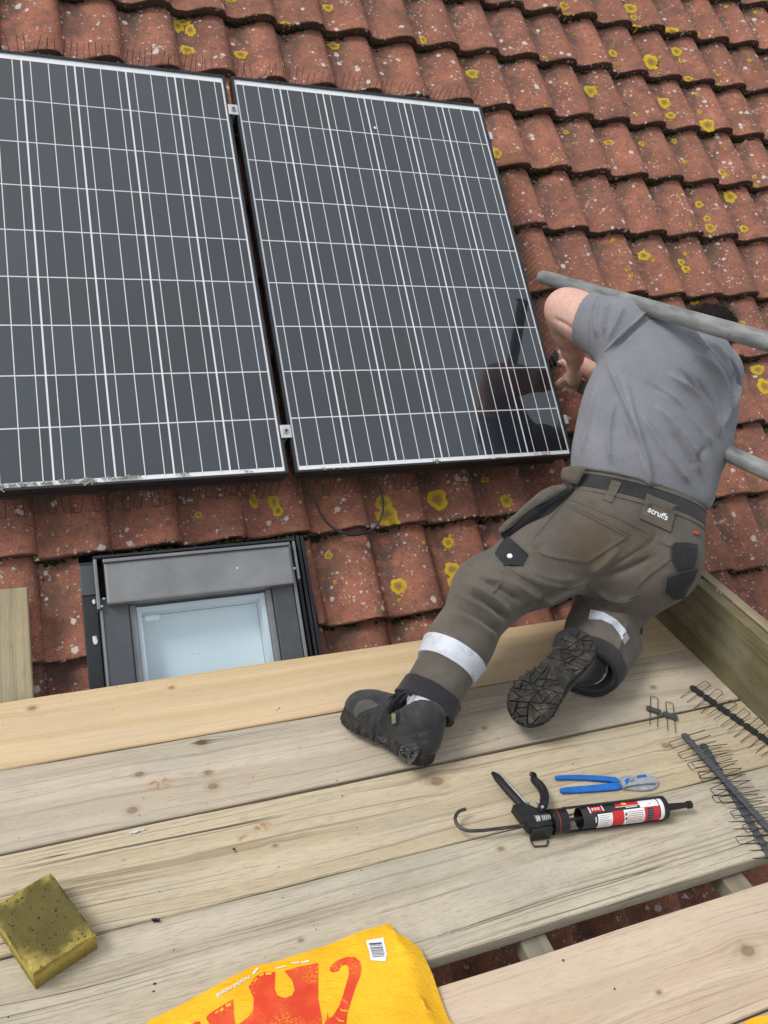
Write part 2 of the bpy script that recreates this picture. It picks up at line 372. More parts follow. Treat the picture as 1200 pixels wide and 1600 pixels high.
LICH = [(278, 42, 18, 26), (297, 48, 16, 26), (285, 36, 26, 12), (292, 79, 24, 20), (376, 86, 22, 18), (446, 38, 17, 12), (512, 13, 18, 17), (521, 73, 20, 14), (360, 2, 18, 9),
 (881, 10, 20, 22), (884, 24, 13, 10), (984, 14, 22, 22), (990, 28, 12, 12), (995, 43, 15, 13), (1049, 50, 25, 20), (1090, 53, 12, 12), (1056, 81, 15, 20), (1064, 96, 8, 8), (1075, 124, 15, 12), (957, 84, 14, 17), (1017, 98, 26, 32),
 (851, 90, 8, 7), (737, 116, 20, 20), (661, 63, 11, 20), (922, 143, 20, 24), (1037, 161, 18, 22), (1047, 181, 16, 13), (1093, 175, 7, 9), (1105, 196, 24, 25), (995, 180, 6, 6), (884, 207, 9, 9), (950, 223, 14, 10), (1002, 225, 9, 10), (1053, 221, 9, 12),
 (1070, 253, 8, 8), (1128, 270, 9, 16), (1178, 277, 8, 8), (776, 240, 13, 22), (1140, 308, 18, 23), (1092, 320, 14, 15), (1104, 342, 12, 12), (1109, 357, 17, 20), (1162, 358, 13, 14), (1005, 400, 19, 18), (1064, 410, 11, 13), (1071, 421, 13, 13), (1113, 395, 10, 11), (1125, 410, 8, 8), (1136, 431, 15, 22),
 (1084, 472, 13, 10), (1183, 578, 20, 17), (1194, 604, 20, 26), (1157, 506, 17, 10), (1169, 710, 8, 8), (1090, 868, 8, 8),
 (598, 786, 26, 26), (604, 806, 34, 34), (612, 815, 22, 22), (683, 781, 32, 34), (791, 783, 18, 20), (757, 750, 13, 10), (700, 848, 17, 18), (706, 890, 24, 22), (711, 908, 24, 24), (622, 916, 25, 26), (513, 868, 14, 14), (508, 776, 7, 7), (396, 783, 13, 26), (428, 785, 16, 28), (434, 798, 16, 20), (310, 805, 12, 12)]
rl = random.Random(11)
for _ in range(46):
    q_ = rl.uniform(4, 7.5); LICH.append((rl.uniform(800, 1195), rl.uniform(10, 440), q_, q_ * rl.uniform(.8, 1.3)))
for _ in range(10):
    q_ = rl.uniform(4, 7); LICH.append((rl.uniform(500, 780), rl.uniform(760, 960), q_, q_))
for (px, py, pw, ph) in LICH:
    u, v = place(px, py); P = rp(u, v, -.13); z = float((CR @ (np.array(P) - CP))[2]); s = z / CF * .5
    ru, rv = pw * s * .98, ph * s * 1.05; n = 30; rings = (0, .3, .55, .75, .9, 1.0)
    ph_ = [rl.uniform(0, 6.28) for _ in range(4)]; vs_ = []; rad = []; fs = []
    for q in rings:
        for k in range(n):
            a = 2 * math.pi * k / n; lob = 1 + .07 * math.sin(3 * a + ph_[0]) + .06 * math.sin(5 * a + ph_[1]) + .05 * math.sin(9 * a + ph_[2]) + rl.gauss(0, .04)
            uu, vv = u + ru * q * lob * math.cos(a), v + rv * q * lob * math.sin(a)
            hh = surf_d(uu, vv) + (.0030 if q < .9 else .0004) + rl.uniform(0, .0012)
            if abs(surf_d(uu, vv) - surf_d(u, v)) > .016: uu, vv = u + (uu - u) * .4, v + (vv - v) * .4; hh = surf_d(uu, vv) + .003
            vs_.append(rp(uu, vv, hh)); rad.append(q)
    for i in range(len(rings) - 1):
        for k in range(n): fs.append((i * n + k, i * n + (k + 1) % n, (i + 1) * n + (k + 1) % n, (i + 1) * n + k)[::-1])
    me = bpy.data.meshes.new('lichen_patch'); me.from_pydata([tuple(q) for q in vs_], [], fs); me.update(); me.materials.append(M_LICH)
    at = me.attributes.new('rad', 'FLOAT', 'POINT'); at.data.foreach_set('value', rad)
    bm = bmesh.new(); bm.from_mesh(me); bmesh.ops.recalc_face_normals(bm, faces=bm.faces); bm.to_mesh(me); bm.free()
    mesh_obj('lichen_patch', me, None, roof, True)

# ---- moss in the joints
g = G('moss', rough=1, spec=.05); g.set(color=g.ramp(g.noise(g.geo(), 120, 4, .7), [(.3, (.012, .014, .007)), (.55, (.035, .040, .014)), (.8, (.10, .10, .032))]), normal=g.bump(g.noise(g.geo(), 500, 3), 1, .004)); M_MOSS = g.m
ICO = bmesh.new(); bmesh.ops.create_icosphere(ICO, subdivisions=1, radius=1); IV = np.array([v.co[:] for v in ICO.verts]); IF = [tuple(v.index for v in f.verts) for f in ICO.faces]; ICO.free()
MV, MF = [], []
def blob(P, r, rs, flat=.6):
    global MV, MF
    V = IV * r * (1 + rs.normal(0, .22, (len(IV), 1))); V[:, 2] *= flat
    b = sum(len(q) for q in MV); MV.append(V + np.array(P)); MF += [tuple(i + b for i in f) for f in IF]
rs = np.random.RandomState(5)
for k in range(-2, 9):
    for j in range(-5, 20):
        u0, v0 = EDGE0 + j * TW, NOSE0 + k * TG
        if not onscreen(rp(u0 + TW * .2, v0, -.14)): continue
        if -1.02 < u0 < .95 and .0 < v0 < 1.42: continue
        if WU0 - .05 < u0 + .1 < WU1 + .05 and v0 < WV1 - .1: continue
        heavy = rs.rand() < .28
        for q in range(34 if heavy else 12):                      # under the nose, mostly in the pan
            x = abs(rs.normal(.26, .17)) % 1 * TW; P = rp(u0 + x, v0 - abs(rs.normal(.002, .004)), surf_d(u0 + x, v0 - .006) + rs.uniform(.0, .014))
            blob(P, rs.uniform(.003, .0085), rs)
        if heavy:
            for q in range(16):
                x = rs.normal(.16, .06) * TW; y = -rs.exponential(.011); P = rp(u0 + x, v0 + y, surf_d(u0 + x, v0 + y) + .001); blob(P, rs.uniform(.003, .0075), rs)
for q in range(340):                                            # the damp line above the roof window
    u = rs.uniform(-.58, .01) if q % 3 else rs.normal(-.10, .07); u = min(u, .03); v = NOSE0 - .004 - abs(rs.normal(0, .010)); blob(rp(u, v, surf_d(u, NOSE0 + .01) - rs.uniform(.004, .024)), rs.uniform(.003, .0085), rs)
for q in range(60):
    u = rs.normal(.045, .02); v = NOSE0 + rs.uniform(-.02, .01); blob(rp(u, v, surf_d(u, v - .02) + .003), rs.uniform(.003, .008), rs)
mo = pyd('moss', np.concatenate(MV), MF, M_MOSS, None, True); tag(mo, 'dark green moss cushions lodged under the tile edges', 'moss', kind='stuff')

# ================================================================ roof window
M_GREY = m_plain('grey_cladding', (.075, .081, .088), .42, .35, .14, 14, .05)
M_HOOD = m_plain('hood_cladding', (.205, .210, .212), .45, .3, .16, 9, .06)
M_DKGREY = m_plain('dark_flashing', (.020, .022, .025), .5, .3, .25, 10, .08)
M_SASH = m_plain('sash_trim', (.19, .20, .205), .4, .3, .1, 12, .04)
M_WHITE = m_plain('white_paint', (.72, .73, .73), .5, 0, .05, 8, .03)
g = G('blind_cloth', rough=.9); g.set(color=g.ramp(g.noise(g.obj(), 3, 3), [(.3, (.80, .83, .83)), (.7, (.86, .88, .88))])); M_BLIND = g.m
win = empty('roof_window', rp(-.31, -.7, -.12), 'grey clad roof window half hidden behind the yellow board', 'roof window')
def rbox(name, lo, hi, m, parent=win, bev=.003):
    bm = bmesh.new(); bbox(bm, lo, hi, ROOFM, bev); return bm_obj(name, bm, m, parent)
rbox('flashing', (-.638, WV0, -.150), (-.598, -.205, -.112), M_DKGREY)
for i in range(4): rbox('flashing', (-.044 + i * .0145, WV0, -.150), (-.0335 + i * .0145, -.185, -.106 - .004 * (i % 2)), M_DKGREY, bev=.002)
rbox('flashing', (-.6385, -.30, -.1115), (-.599, -.215, -.108), M_GREY)
rbox('frame_cladding', (-.596, WV0, -.150), (-.520, -.318, -.076), M_GREY); rbox('frame_cladding', (-.594, WV0, -.150), (-.5875, -.352, -.0715), M_SASH, bev=.0015)
rbox('frame_cladding', (-.119, WV0, -.150), (-.056, -.318, -.074), M_GREY); rbox('frame_cladding', (-.0545, WV0, -.150), (-.0455, -.218, -.070), M_SASH, bev=.0015)
top = rbox('top_flashing', (-.601, -.212, -.150), (-.032, -.204, -.058), M_DKGREY, bev=.002)
rbox('top_flashing', (-.601, -.352, -.110), (-.592, -.212, -.060), M_SASH, bev=.002); rbox('top_flashing', (-.041, -.33, -.110), (-.033, -.212, -.060), M_SASH, bev=.002)
hood = rbox('hood', (-.575, -.344, -.140), (-.056, -.229, -.047), M_HOOD, bev=.006); rbox('hood_lip', (-.577, -.229, -.10), (-.054, -.220, -.040), M_SASH, hood, .002)
rbox('sash', (-.5185, WV0, -.150), (-.5005, -.345, -.088), M_SASH, bev=.002); rbox('sash', (-.1365, WV0, -.150), (-.1200, -.345, -.086), M_SASH, bev=.002)
rbox('sash_lining', (-.4995, WV0, -.160), (-.4865, -.350, -.1005), M_WHITE, bev=.001); rbox('sash_lining', (-.1515, WV0, -.160), (-.138, -.350, -.1005), M_WHITE, bev=.001); rbox('sash_lining', (-.486, -.366, -.160), (-.152, -.351, -.102), M_WHITE, bev=.001)
bl = rbox('blind', (-.486, WV0, -.20), (-.152, -.367, -.162), M_BLIND, bev=0)
M_WGLASS = m_glass('window_glass', 1.75, (.93, .98, 1), .01, True)
rbox('pane', (-.4998, WV0, -.0965), (-.1378, -.3455, -.0925), M_WGLASS, bev=0)
bm = bmesh.new(); bbox(bm, (-.478, -.392, -.1005), (-.440, -.378, -.0998), ROOFM); bm_obj('maker_sticker', bm, M_WHITE, win)
M_STEEL = m_plain('bare_steel', (.42, .43, .43), .4, .8, .2, 60, .1)
for (u, v, d) in ((-.582, -.325, -.060), (-.589, -.345, -.060), (-.0505, -.300, -.0465)):
    bm = bmesh.new(); M = ROOFM @ Matrix.Translation((u, v, d)); bmesh.ops.create_cone(bm, cap_ends=True, segments=10, radius1=.0042, radius2=.0032, depth=.004, matrix=M); bm_obj('screw', bm, M_STEEL, win)
M_DROP = m_plain('bird_dropping', (.62, .62, .60), .9, 0, .1, 90, .3)
for (px, py, d, r) in ((149, 1000, -.111, .010), (371, 888, -.0465, .004), (310, 1020, -.092, .0035), (147, 940, -.1075, .006)):
    u, v = rf(px, py, d); bm = bmesh.new(); bmesh.ops.create_icosphere(bm, subdivisions=2, radius=1, matrix=ROOFM @ Matrix.Translation((u, v, d)) @ Matrix.Diagonal((r * .7, r * 1.3, .0018, 1)))
    for q in bm.verts: q.co += Vector((rl.gauss(0, r * .1), rl.gauss(0, r * .1), 0))
    bm_obj('dropping', bm, M_DROP, win, True)

# ================================================================ solar panels
CELL = .159
g = G('silicon_cell', rough=.35, spec=.3); o_ = g.obj()
c = g.mix(g.rnd(), (.0025, .0035, .0055), (.0110, .0150, .0270)); c = g.mix(g.math('MULTIPLY', g.step(g.vor(g.vadd(o_, g.add('CombineXYZ', {0: g.math('MULTIPLY', g.rnd(), 40)})), 60, out='Color'), .5, .9), .3), c, (.011, .015, .028))
g.set(color=c); M_CELL = g.m
M_BACK = m_plain('backsheet', (.86, .87, .87), .6, 0, .03, 20, 0)
M_BUS = m_plain('busbar_tin', (.76, .78, .75), .5, .0, .08, 40, 0)
M_FRAME = m_plain('anodised_frame', (.030, .034, .038), .42, .5, .18, 18, .05)
M_PGLASS = m_glass('solar_glass', 1.90, (1, 1, 1), .012, True, (.93, .97, 1.0))
M_ALU = m_plain('aluminium', (.62, .63, .63), .42, .75, .08, 40, .05)
cell_me = bpy.data.meshes.new('cell'); bm = bmesh.new(); bbox(bm, (.0027, .0021, -.0034), (CELL - .0027, CELL - .0021, -.0030)); bm.to_mesh(cell_me); bm.free(); cell_me.materials.append(M_CELL)
bus_me = bpy.data.meshes.new('busbar'); bm = bmesh.new(); bbox(bm, (-.0013, -.004, -.0029), (.0013, 9 * CELL + .004, -.0027)); bm.to_mesh(bus_me); bm.free(); bus_me.materials.append(M_BUS)
def solar_panel(u0, label):
    o = empty('solar_panel', rp(u0 - .013, -.020, -.04), label, 'solar panel')
    W, V0, V1 = 6 * CELL, -.020, 9 * CELL + .028
    bm = bmesh.new()
    for lo, hi in (((-.013, V0, -.040), (-.004, V1, .0016)), ((W + .004, V0, -.040), (W + .013, V1, .0016)), ((-.004, V1 - .0095, -.040), (W + .004, V1, .0014)), ((-.004, V0, -.040), (W + .004, V0 + .0075, .0014))):
        bbox(bm, (lo[0] + u0, lo[1], lo[2]), (hi[0] + u0, hi[1], hi[2]), ROOFM, .0012)
    bm_obj('frame', bm, M_FRAME, o)
    bm = bmesh.new(); bbox(bm, (u0 - .0035, V0 + .008, -.0075), (u0 + W + .0035, V1 - .010, -.0040), ROOFM); bm_obj('backsheet', bm, M_BACK, o)
    for r in range(9):
        for q in range(6):
            c = bpy.data.objects.new('cell', cell_me); c.matrix_basis = ROOFM @ Matrix.Translation((u0 + q * CELL, r * CELL, 0)); link(c, o)
    for q in range(6):
        for b in range(3):
            c = bpy.data.objects.new('busbar', bus_me); c.matrix_basis = ROOFM @ Matrix.Translation((u0 + q * CELL + (.0265, .0795, .1325)[b], 0, 0)); link(c, o)
    me = bpy.data.meshes.new('pane'); me.from_pydata([(u0 - .004, V0 + .0072, 0), (u0 + W + .004, V0 + .0072, 0), (u0 + W + .004, V1 - .009, 0), (u0 - .004, V1 - .009, 0)], [], [(0, 1, 2, 3)]); me.materials.append(M_PGLASS)
    c = bpy.data.objects.new('pane', me); c.matrix_basis = ROOFM; link(c, o)
    return o
pR = solar_panel(0.0, 'framed solar panel with the worker reflected in its lower corner')
pL = solar_panel(-1.001, 'framed solar panel above the roof window, cut off by the picture edge')
# dirt and lichen crust caught along the lower rims
g = G('rim_crust', rough=1, spec=.1); g.set(color=g.ramp(g.noise(g.geo(), 200, 4, .7), [(.3, (.16, .15, .10)), (.5, (.34, .33, .28)), (.75, (.52, .53, .50))]), normal=g.bump(g.noise(g.geo(), 500, 2), .8, .003)); M_CRUST = g.m
rs = np.random.RandomState(21)
def crust(par, u, v, w_, h_, n):
    global MV, MF
    MV, MF = [], []
    for q in range(n):
        uu = u + rs.normal(0, w_ * .4); vv = v + rs.normal(0, h_ * .4); blob(rp(uu, vv, .0015), rs.uniform(.0015, .0042), rs, .5)
    pyd('lichen_crust', np.concatenate(MV), MF, M_CRUST, par, True)
for px, py, w_, h_, n in ((137, 752, .024, .012, 60), (30, 757, .05, .006, 46), (75, 754, .05, .005, 30), (105, 751, .03, .005, 26), (185, 747, .05, .005, 30), (205, 745, .03, .006, 26), (285, 740, .03, .004, 14), (390, 736, .02, .004, 8), (2, 762, .012, .012, 30)):
    u, v = rf(px, py, 0); crust(pL, u, max(v, -.017), w_, h_, n)
for px, py, w_, h_, n in ((506, 733, .012, .004, 12), (681, 721, .016, .007, 30), (780, 716, .05, .003, 16), (845, 708, .05, .003, 12), (540, 731, .03, .002, 6)):
    u, v = rf(px, py, 0); crust(pR, u, max(v, -.017), w_, h_, n)
u, v = rf(586, 200, 0); bm = bmesh.new(); bmesh.ops.create_icosphere(bm, subdivisions=2, radius=1, matrix=ROOFM @ Matrix.Translation((u, v, .0008)) @ Matrix.Diagonal((.006, .0065, .0014, 1))); bm_obj('dropping', bm, M_DROP, pR, True)
# rails with their clamps
def clamp(par, u, v, wide):
    bm = bmesh.new(); bbox(bm, (u - wide, v - .021, .0020), (u + wide, v + .021, .0055), ROOFM, .001); bbox(bm, (u - .004, v - .019, -.045), (u + .004, v + .019, .0018), ROOFM)
    c = bm_obj('clamp', bm, M_ALU, par)
    bm = bmesh.new(); bmesh.ops.create_cone(bm, cap_ends=True, segments=18, radius1=.0085, radius2=.0080, depth=.005, matrix=ROOFM @ Matrix.Translation((u, v, .0082))); bm_obj('bolt', bm, M_STEEL, c)
    bm = bmesh.new(); bmesh.ops.create_cone(bm, cap_ends=True, segments=6, radius1=.0042, radius2=.0042, depth=.0012, matrix=ROOFM @ Matrix.Translation((u, v, .0112))); bm_obj('bolt_socket', bm, M_DKGREY, c)
for v, lab in ((1.31, 'aluminium mounting rail with clamps near the top of the solar panels'), (.113, 'aluminium mounting rail with clamps near the foot of the solar panels')):
    r = empty('mounting_rail', rp(0, v, -.08), lab, 'rail')
    bm = bmesh.new(); bbox(bm, (-1.06, v - .02, -.082), (.985, v + .02, -.0415), ROOFM, .002); bm_obj('rail_profile', bm, M_FRAME, r)
    clamp(r, -.0235, v, .0165)
    bm = bmesh.new(); bbox(bm, (.9685, v - .017, -.030), (.981, v + .017, .004), ROOFM, .001); bm_obj('end_clamp', bm, M_ALU, r)
# cable hanging out under the right-hand panel
M_BLACK = m_plain('black_plastic', (.013, .013, .014), .45, 0, .2, 60, .1)
bm = bmesh.new()
pts = [rp(*rf(px, py, d), d) for px, py, d in ((481, 728, -.06), (484, 752, -.085), (494, 786, -.105), (508, 813, -.112), (530, 831, -.112), (552, 835, -.112), (572, 832, -.112), (588, 822, -.108), (598, 800, -.10), (597, 775, -.09), (587, 748, -.07), (582, 728, -.06))]
tube(bm, spline(pts, 8), .0036, 8); tube(bm, spline(pts[4:7], 6), .0062, 10)
tag(bm_obj('cable', bm, M_BLACK, None, True), 'black cable looped out from beneath the solar panel onto the tiles', 'cable')

# ================================================================ bird spike strips
M_WIRE = m_plain('black_wire', (.010, .0095, .009), .5, .2, .2, 80, 0)
M_STRIP = m_plain('black_clip_strip', (.018, .019, .021), .5, 0, .3, 120, .15)
def wire_mesh(name, a, b, w_, r, loop_down=True):
    """a U of wire: two legs from z=-a to z=+b, joined at one end"""
    e = -a if loop_down else b; o_ = b if loop_down else -a; q = .004 if loop_down else -.004
    pts = [(-w_ / 2, 0, o_), (-w_ / 2, 0, e + q), (-w_ / 2 + .003, 0, e), (w_ / 2 - .003, 0, e), (w_ / 2, 0, e + q), (w_ / 2, 0, o_)]
    bm = bmesh.new(); tube(bm, pts, r, 5); me = bpy.data.meshes.new(name); bm.to_mesh(me); bm.free(); me.materials.append(M_WIRE); me.shade_smooth(); return me
def seg_mesh(pitch, wd, th):
    """one clip of the strip, along x: plate, raised rib, two wire sleeves, a slot"""
    bm = bmesh.new(); bbox(bm, (-pitch * .47, -wd / 2, -th / 2), (pitch * .47, wd / 2, th / 2), None, .0008)
    for sx in (-.25, .25): bbox(bm, (pitch * sx - .0026, -wd / 2 - .002, -th / 2 - .0012), (pitch * sx + .0026, wd / 2 + .002, th / 2 + .0014), None, .0008)
    bbox(bm, (-.003, -wd * .16, th / 2), (.003, wd * .16, th / 2 + .0012)); bbox(bm, (-pitch / 2 - .0005, -wd * .3, -th * .35), (-pitch * .46, wd * .3, th * .35))
    me = bpy.data.meshes.new('clip'); bm.to_mesh(me); bm.free(); me.materials.append(M_STRIP); return me
CLIP = seg_mesh(.042, .013, .0045)
def regrey(me, m): me = me.copy(); me.materials.clear(); me.materials.append(m); return me
M_STRIPG = m_plain('grey_clip_strip', (.060, .063, .068), .42, 0, .25, 120, .15); CLIPW = seg_mesh(.042, .017, .005); CLIPG = regrey(CLIPW, M_STRIPG)
def strip_line(label, P0, P1, wire_dir, wire_me, pitch=.042, jitter=.0, par=None, lift=.0, clip=None, grp=None):
    """a strip from P0 to P1, wires along wire_dir (their mesh z axis)"""
    P0, P1 = Vector(P0), Vector(P1); X = (P1 - P0).normalized(); Zw = Vector(wire_dir).normalized(); Zw = (Zw - X * Zw.dot(X)).normalized()
    root = par or empty('bird_spike_strip', P0, label, 'bird spikes', grp)
    n = int(round((P1 - P0).length / pitch)); Y = Zw.cross(X)
    for i in range(n):
        c = P0 + X * (pitch * (i + .5))
        a = bpy.data.objects.new('clip', clip or CLIP)
        R = Matrix((X, Zw, X.cross(Zw))).transposed().to_4x4(); a.matrix_basis = Matrix.Translation(c) @ R; link(a, root)
        zj = (Zw + X * rl.gauss(0, jitter) + Y * rl.gauss(0, jitter)).normalized(); xj = (X - zj * X.dot(zj)).normalized(); yj = zj.cross(xj)
        b = bpy.data.objects.new('wire', wire_me); b.matrix_basis = Matrix.Translation(c) @ Matrix((xj, yj, zj)).transposed().to_4x4(); link(b, root)
    return root
N3 = Vector(NR); U3 = Vector(UR)
wl = wire_mesh('wire', .082, .020, .021, .0009)
strip_line('spike strip with wire loops hanging below the foot of the cut off left panel', rp(-1.0, -.020, -.052), rp(-.04, -.020, -.052), N3 * .94 + U3 * .34, wl, .040, .10)
strip_line('spike strip with wire loops hanging below the foot of the panel reflecting the worker', rp(.0, -.020, -.052), rp(.93, -.020, -.052), N3 * .94 + U3 * .34, wl, .040, .10)
wt = wire_mesh('wire', .03, .092, .021, .0010)
strip_line('spike strip with short prongs above the top rim of the left panel', rp(-1.0, 1.466, -.045), rp(-.05, 1.466, -.045), N3 + U3 * .2, wt, .043, .12)
strip_line('spike strip with short prongs above the top rim of the right panel', rp(-.0, 1.466, -.045), rp(.955, 1.466, -.045), N3 + U3 * .2, wt, .043, .12)
wr = wire_mesh('wire', .03, .105, .021, .0009)
strip_line('spike strip with prongs along the right edge of the panel beside the worker', rp(.974, .20, -.045), rp(.974, .97, -.045), N3 * .97 + Vector((.10, 0, 0)) + U3 * .12, wr, .040, .06)
strip_line('short spike strip by the worker\'s waist at the panel\'s lower right corner', rp(.974, -.02, -.055), rp(.974, .10, -.055), N3 * .97 + Vector((.18, 0, 0)), wr, .040, .08)

# ================================================================ scaffold deck
YB = [(-.383, -.6085), (-.6125, -.8375), (-.8435, -1.0675), (-1.0725, -1.2985), (-1.351, -1.576), (-1.583, -1.805)]
def kn(i, L): return [((lambda P: (P.x + .38, P.y - sum(YB[i]) / 2, r * .85))(dk(x, y))) for x, y, r in L]
RUST, CHALK, DULL = (.32, .12, .045), (.60, .58, .53), (.50, .47, .40)
def sp(i, L): return [(*(lambda P: (P.x + .38, P.y - sum(YB[i]) / 2))(dk(x, y)), r, c) for x, y, r, c in L]
WOODS = [m_wood('new_pine', (.60, .455, .285), (.53, .385, .215), (.37, .25, .135), .2, 1.0, kn(0, [(50, 1107, .010), (268, 1075, .007)]), 0, .5),
         m_wood('weathered_pine', (.52, .445, .340), (.44, .37, .275), (.24, .19, .135), .42, 2.0, kn(1, [(315, 1160, .013), (325, 1208, .010), (333, 1229, .012), (207, 1266, .012), (218, 1210, .010), (757, 1138, .008), (1021, 1075, .009)]), 0, .85, sp(1, [(250, 1225, .02, RUST), (75, 1230, .03, DULL)])),
         m_wood('weathered_pine', (.53, .445, .310), (.44, .36, .235), (.22, .165, .10), .30, 3.3, kn(2, [(683, 1220, .017), (1040, 1165, .012), (430, 1320, .006)]), 0, 1.1, sp(2, [(385, 1305, .016, RUST), (410, 1290, .014, RUST), (215, 1298, .012, CHALK), (1100, 1110, .012, RUST)])),
         m_wood('weathered_pine', (.51, .45, .345), (.42, .36, .265), (.20, .165, .118), .50, 4.6, kn(3, [(782, 1327, .008), (470, 1470, .006)]), .08, 1.1, sp(3, [(700, 1440, .05, DULL), (860, 1370, .06, DULL), (960, 1330, .05, DULL)])),
         m_wood('weathered_pine', (.57, .455, .335), (.49, .375, .260), (.28, .20, .13), .25, 5.2, kn(4, [(1168, 1485, .016), (1030, 1550, .006)]), 0, .75),
         m_wood('weathered_pine', (.48, .40, .29), (.39, .31, .21), (.21, .16, .11), .4, 6.7, (), 0, .9)]
def board(name, L, W, T, m, M, label, parent=None, cat='board'):
    """a sawn board, long axis x, slightly uneven edges"""
    n = 40; bm = bmesh.new(); prof = [(-W / 2 + .002, -T), (W / 2 - .002, -T), (W / 2, -T + .003), (W / 2, -.003), (W / 2 - .0025, 0), (W / 4, .0006), (0, .0008), (-W / 4, .0006), (-W / 2 + .0025, 0), (-W / 2, -.003), (-W / 2, -T + .003)]
    rings = []; r2 = random.Random(len(label)); ph = [r2.uniform(0, 6) for _ in range(4)]
    for i in range(n + 1):
        x = -L / 2 + L * i / n; e = .0012 * math.sin(x * 3 + ph[0]) + .0007 * math.sin(x * 11 + ph[1]); z = .0015 * math.sin(x * 1.7 + ph[2])
        rings.append([bm.verts.new((x, y + e * (1 if y > 0 else -1) + r2.gauss(0, .0003), zz + z)) for y, zz in prof])
    k = len(prof)
    for a, b in zip(rings, rings[1:]):
        for q in range(k): bm.faces.new((a[q], a[(q + 1) % k], b[(q + 1) % k], b[q]))
    bm.faces.new(rings[0]); bm.faces.new(rings[-1][::-1])
    bmesh.ops.recalc_face_normals(bm, faces=bm.faces)
    me = bpy.data.meshes.new(name); bm.to_mesh(me); bm.free(); me.materials.append(m)
    o = bpy.data.objects.new(name, me); o.matrix_basis = M; link(o, parent); tag(o, label, cat); return o
LB = ['newer yellow pine board along the roof edge of the deck', 'pale weathered deck board with dark knots under both boots', 'weathered deck board carrying the blue snips',
      'greyer weathered deck board under the caulking gun, edge of the open gap', 'pinkish deck board below the open gap at bottom right', 'nearest deck board, only a sliver showing at the bottom right corner']
for i, ((y1, y0), lab) in enumerate(zip(YB, LB)):
    board('scaffold_board', 3.30, y1 - y0, .038, WOODS[i], Matrix.Translation((-.38, (y0 + y1) / 2, (0, .001, -.0015, .0005, -.001, .001)[i])) @ Matrix.Rotation((.0, .001, -.0008, .0006, .0, 0)[i], 4, 'Z'), lab)
for i in range(4):
    y1 = -1.812 - i * .231; board('scaffold_board', 3.30, .225, .038, WOODS[5], Matrix.Translation((-.38, y1 - .1125, .001 * i)), ('deck board just behind the viewer', 'second deck board behind the viewer', 'third deck board behind the viewer', 'outermost deck board behind the viewer')[i] + ', out of the picture')
M_OLD = m_wood('old_green_board', (.185, .160, .082), (.135, .114, .055), (.058, .049, .025), .3, 8.1, (), .45, 1.2)
bt = board('toe_board', 1.5, .215, .038, M_OLD, Matrix.Translation((1.168, -1.155, .1085)) @ Matrix.Rotation(math.radians(-90), 4, 'Z') @ Matrix.Rotation(math.radians(-90), 4, 'X'), 'dark green stained toe board on edge at the end of the deck')
# sawn pale top edge and the hoop iron at its far end
M_PALE = m_wood('pale_edge', (.33, .27, .17), (.26, .205, .12), (.13, .10, .06), .4, 9.4, (), .15, 1.0)
board('top_edge', 1.49, .0375, .003, M_PALE, Matrix.Translation((1.187, -1.155, .2195)) @ Matrix.Rotation(math.radians(-90), 4, 'Z'), 'pale sawn top edge', bt)
bt.children[-1].pop('category', None)
bm = bmesh.new(); bbox(bm, (1.1655, -.475, .195), (1.208, -.404, .2222), None, .001); bm_obj('hoop_iron', bm, M_STEEL, bt)
bm = bmesh.new(); P = dk(1163, 1054, .07); bmesh.ops.create_icosphere(bm, subdivisions=2, radius=1, matrix=Matrix.Translation((1.1675, -.79, .058)) @ Matrix.Diagonal((.0016, .006, .013, 1))); bm_obj('paint_splash', bm, M_DROP, bt, True)
M_OLD2 = m_wood('old_pale_board', (.40, .335, .21), (.32, .26, .15), (.17, .13, .07), .4, 11.3, (), .12, .8)
u1, v1 = rf(42, 917, -.078); u2, v2 = rf(0, 914, -.078)
board('loose_board', .75, .225, .036, M_OLD2, ROOFM @ Matrix.Translation((u1 - .1125, v1 - .375, -.078)) @ Matrix.Rotation(math.radians(90), 4, 'Z'), 'old pale board lying up the tiles beside the roof window')
MJ = m_wood('joist_wood', (.30, .27, .20), (.24, .21, .15), (.12, .10, .07), .5, 13.1, (), .2, .9)
for px, py, lab in ((828, 1470, 'support timber crossing the gap nearer the yellow bag'), (1142, 1378, 'support timber crossing the gap at its right end')):
    P = dk(px, py, -.06); board('support_timber', 1.2, .060, .045, MJ, Matrix.Translation((P.x, -1.12, -.041)) @ Matrix.Rotation(math.radians(90), 4, 'Z'), lab, None, 'timber')
# scaffold tubes
M_TUBE = m_metal_tube()
def stube(P0, P1, label):
    P0, P1 = Vector(P0), Vector(P1); d = (P1 - P0).normalized(); L = (P1 - P0).length
    bm = bmesh.new(); n = 32; rings = []
    for z, r in ((.05, .0200), (.0008, .0202), (0, .0212), (0, .0234), (.0012, .02415), (L, .02415)):
        rings.append([bm.verts.new((r * math.cos(2 * math.pi * k / n), r * math.sin(2 * math.pi * k / n), z)) for k in range(n)])
    for a, b in zip(rings, rings[1:]):
        for k in range(n): f = bm.faces.new((a[k], a[(k + 1) % n], b[(k + 1) % n], b[k])); f.smooth = True
    bm.faces.new(rings[0]); bm.faces.new(rings[-1]); bmesh.ops.recalc_face_normals(bm, faces=bm.faces)
    o = bm_obj('scaffold_tube', bm, M_TUBE); o.matrix_basis = Matrix.Translation(P0) @ d.to_track_quat('Z', 'Y').to_matrix().to_4x4(); o.data.set_sharp_from_angle(angle=math.radians(40))
    return tag(o, label, 'scaffold tube')
def ext(a, b, t): a, b = Vector(a), Vector(b); return a + (b - a) * t
T1L, T1R = dep(847, 433, 2.88), dep(1200, 534, 2.02); stube(T1L, ext(T1L, T1R, 2.0), 'upper galvanised scaffold tube passing over the worker\'s neck')
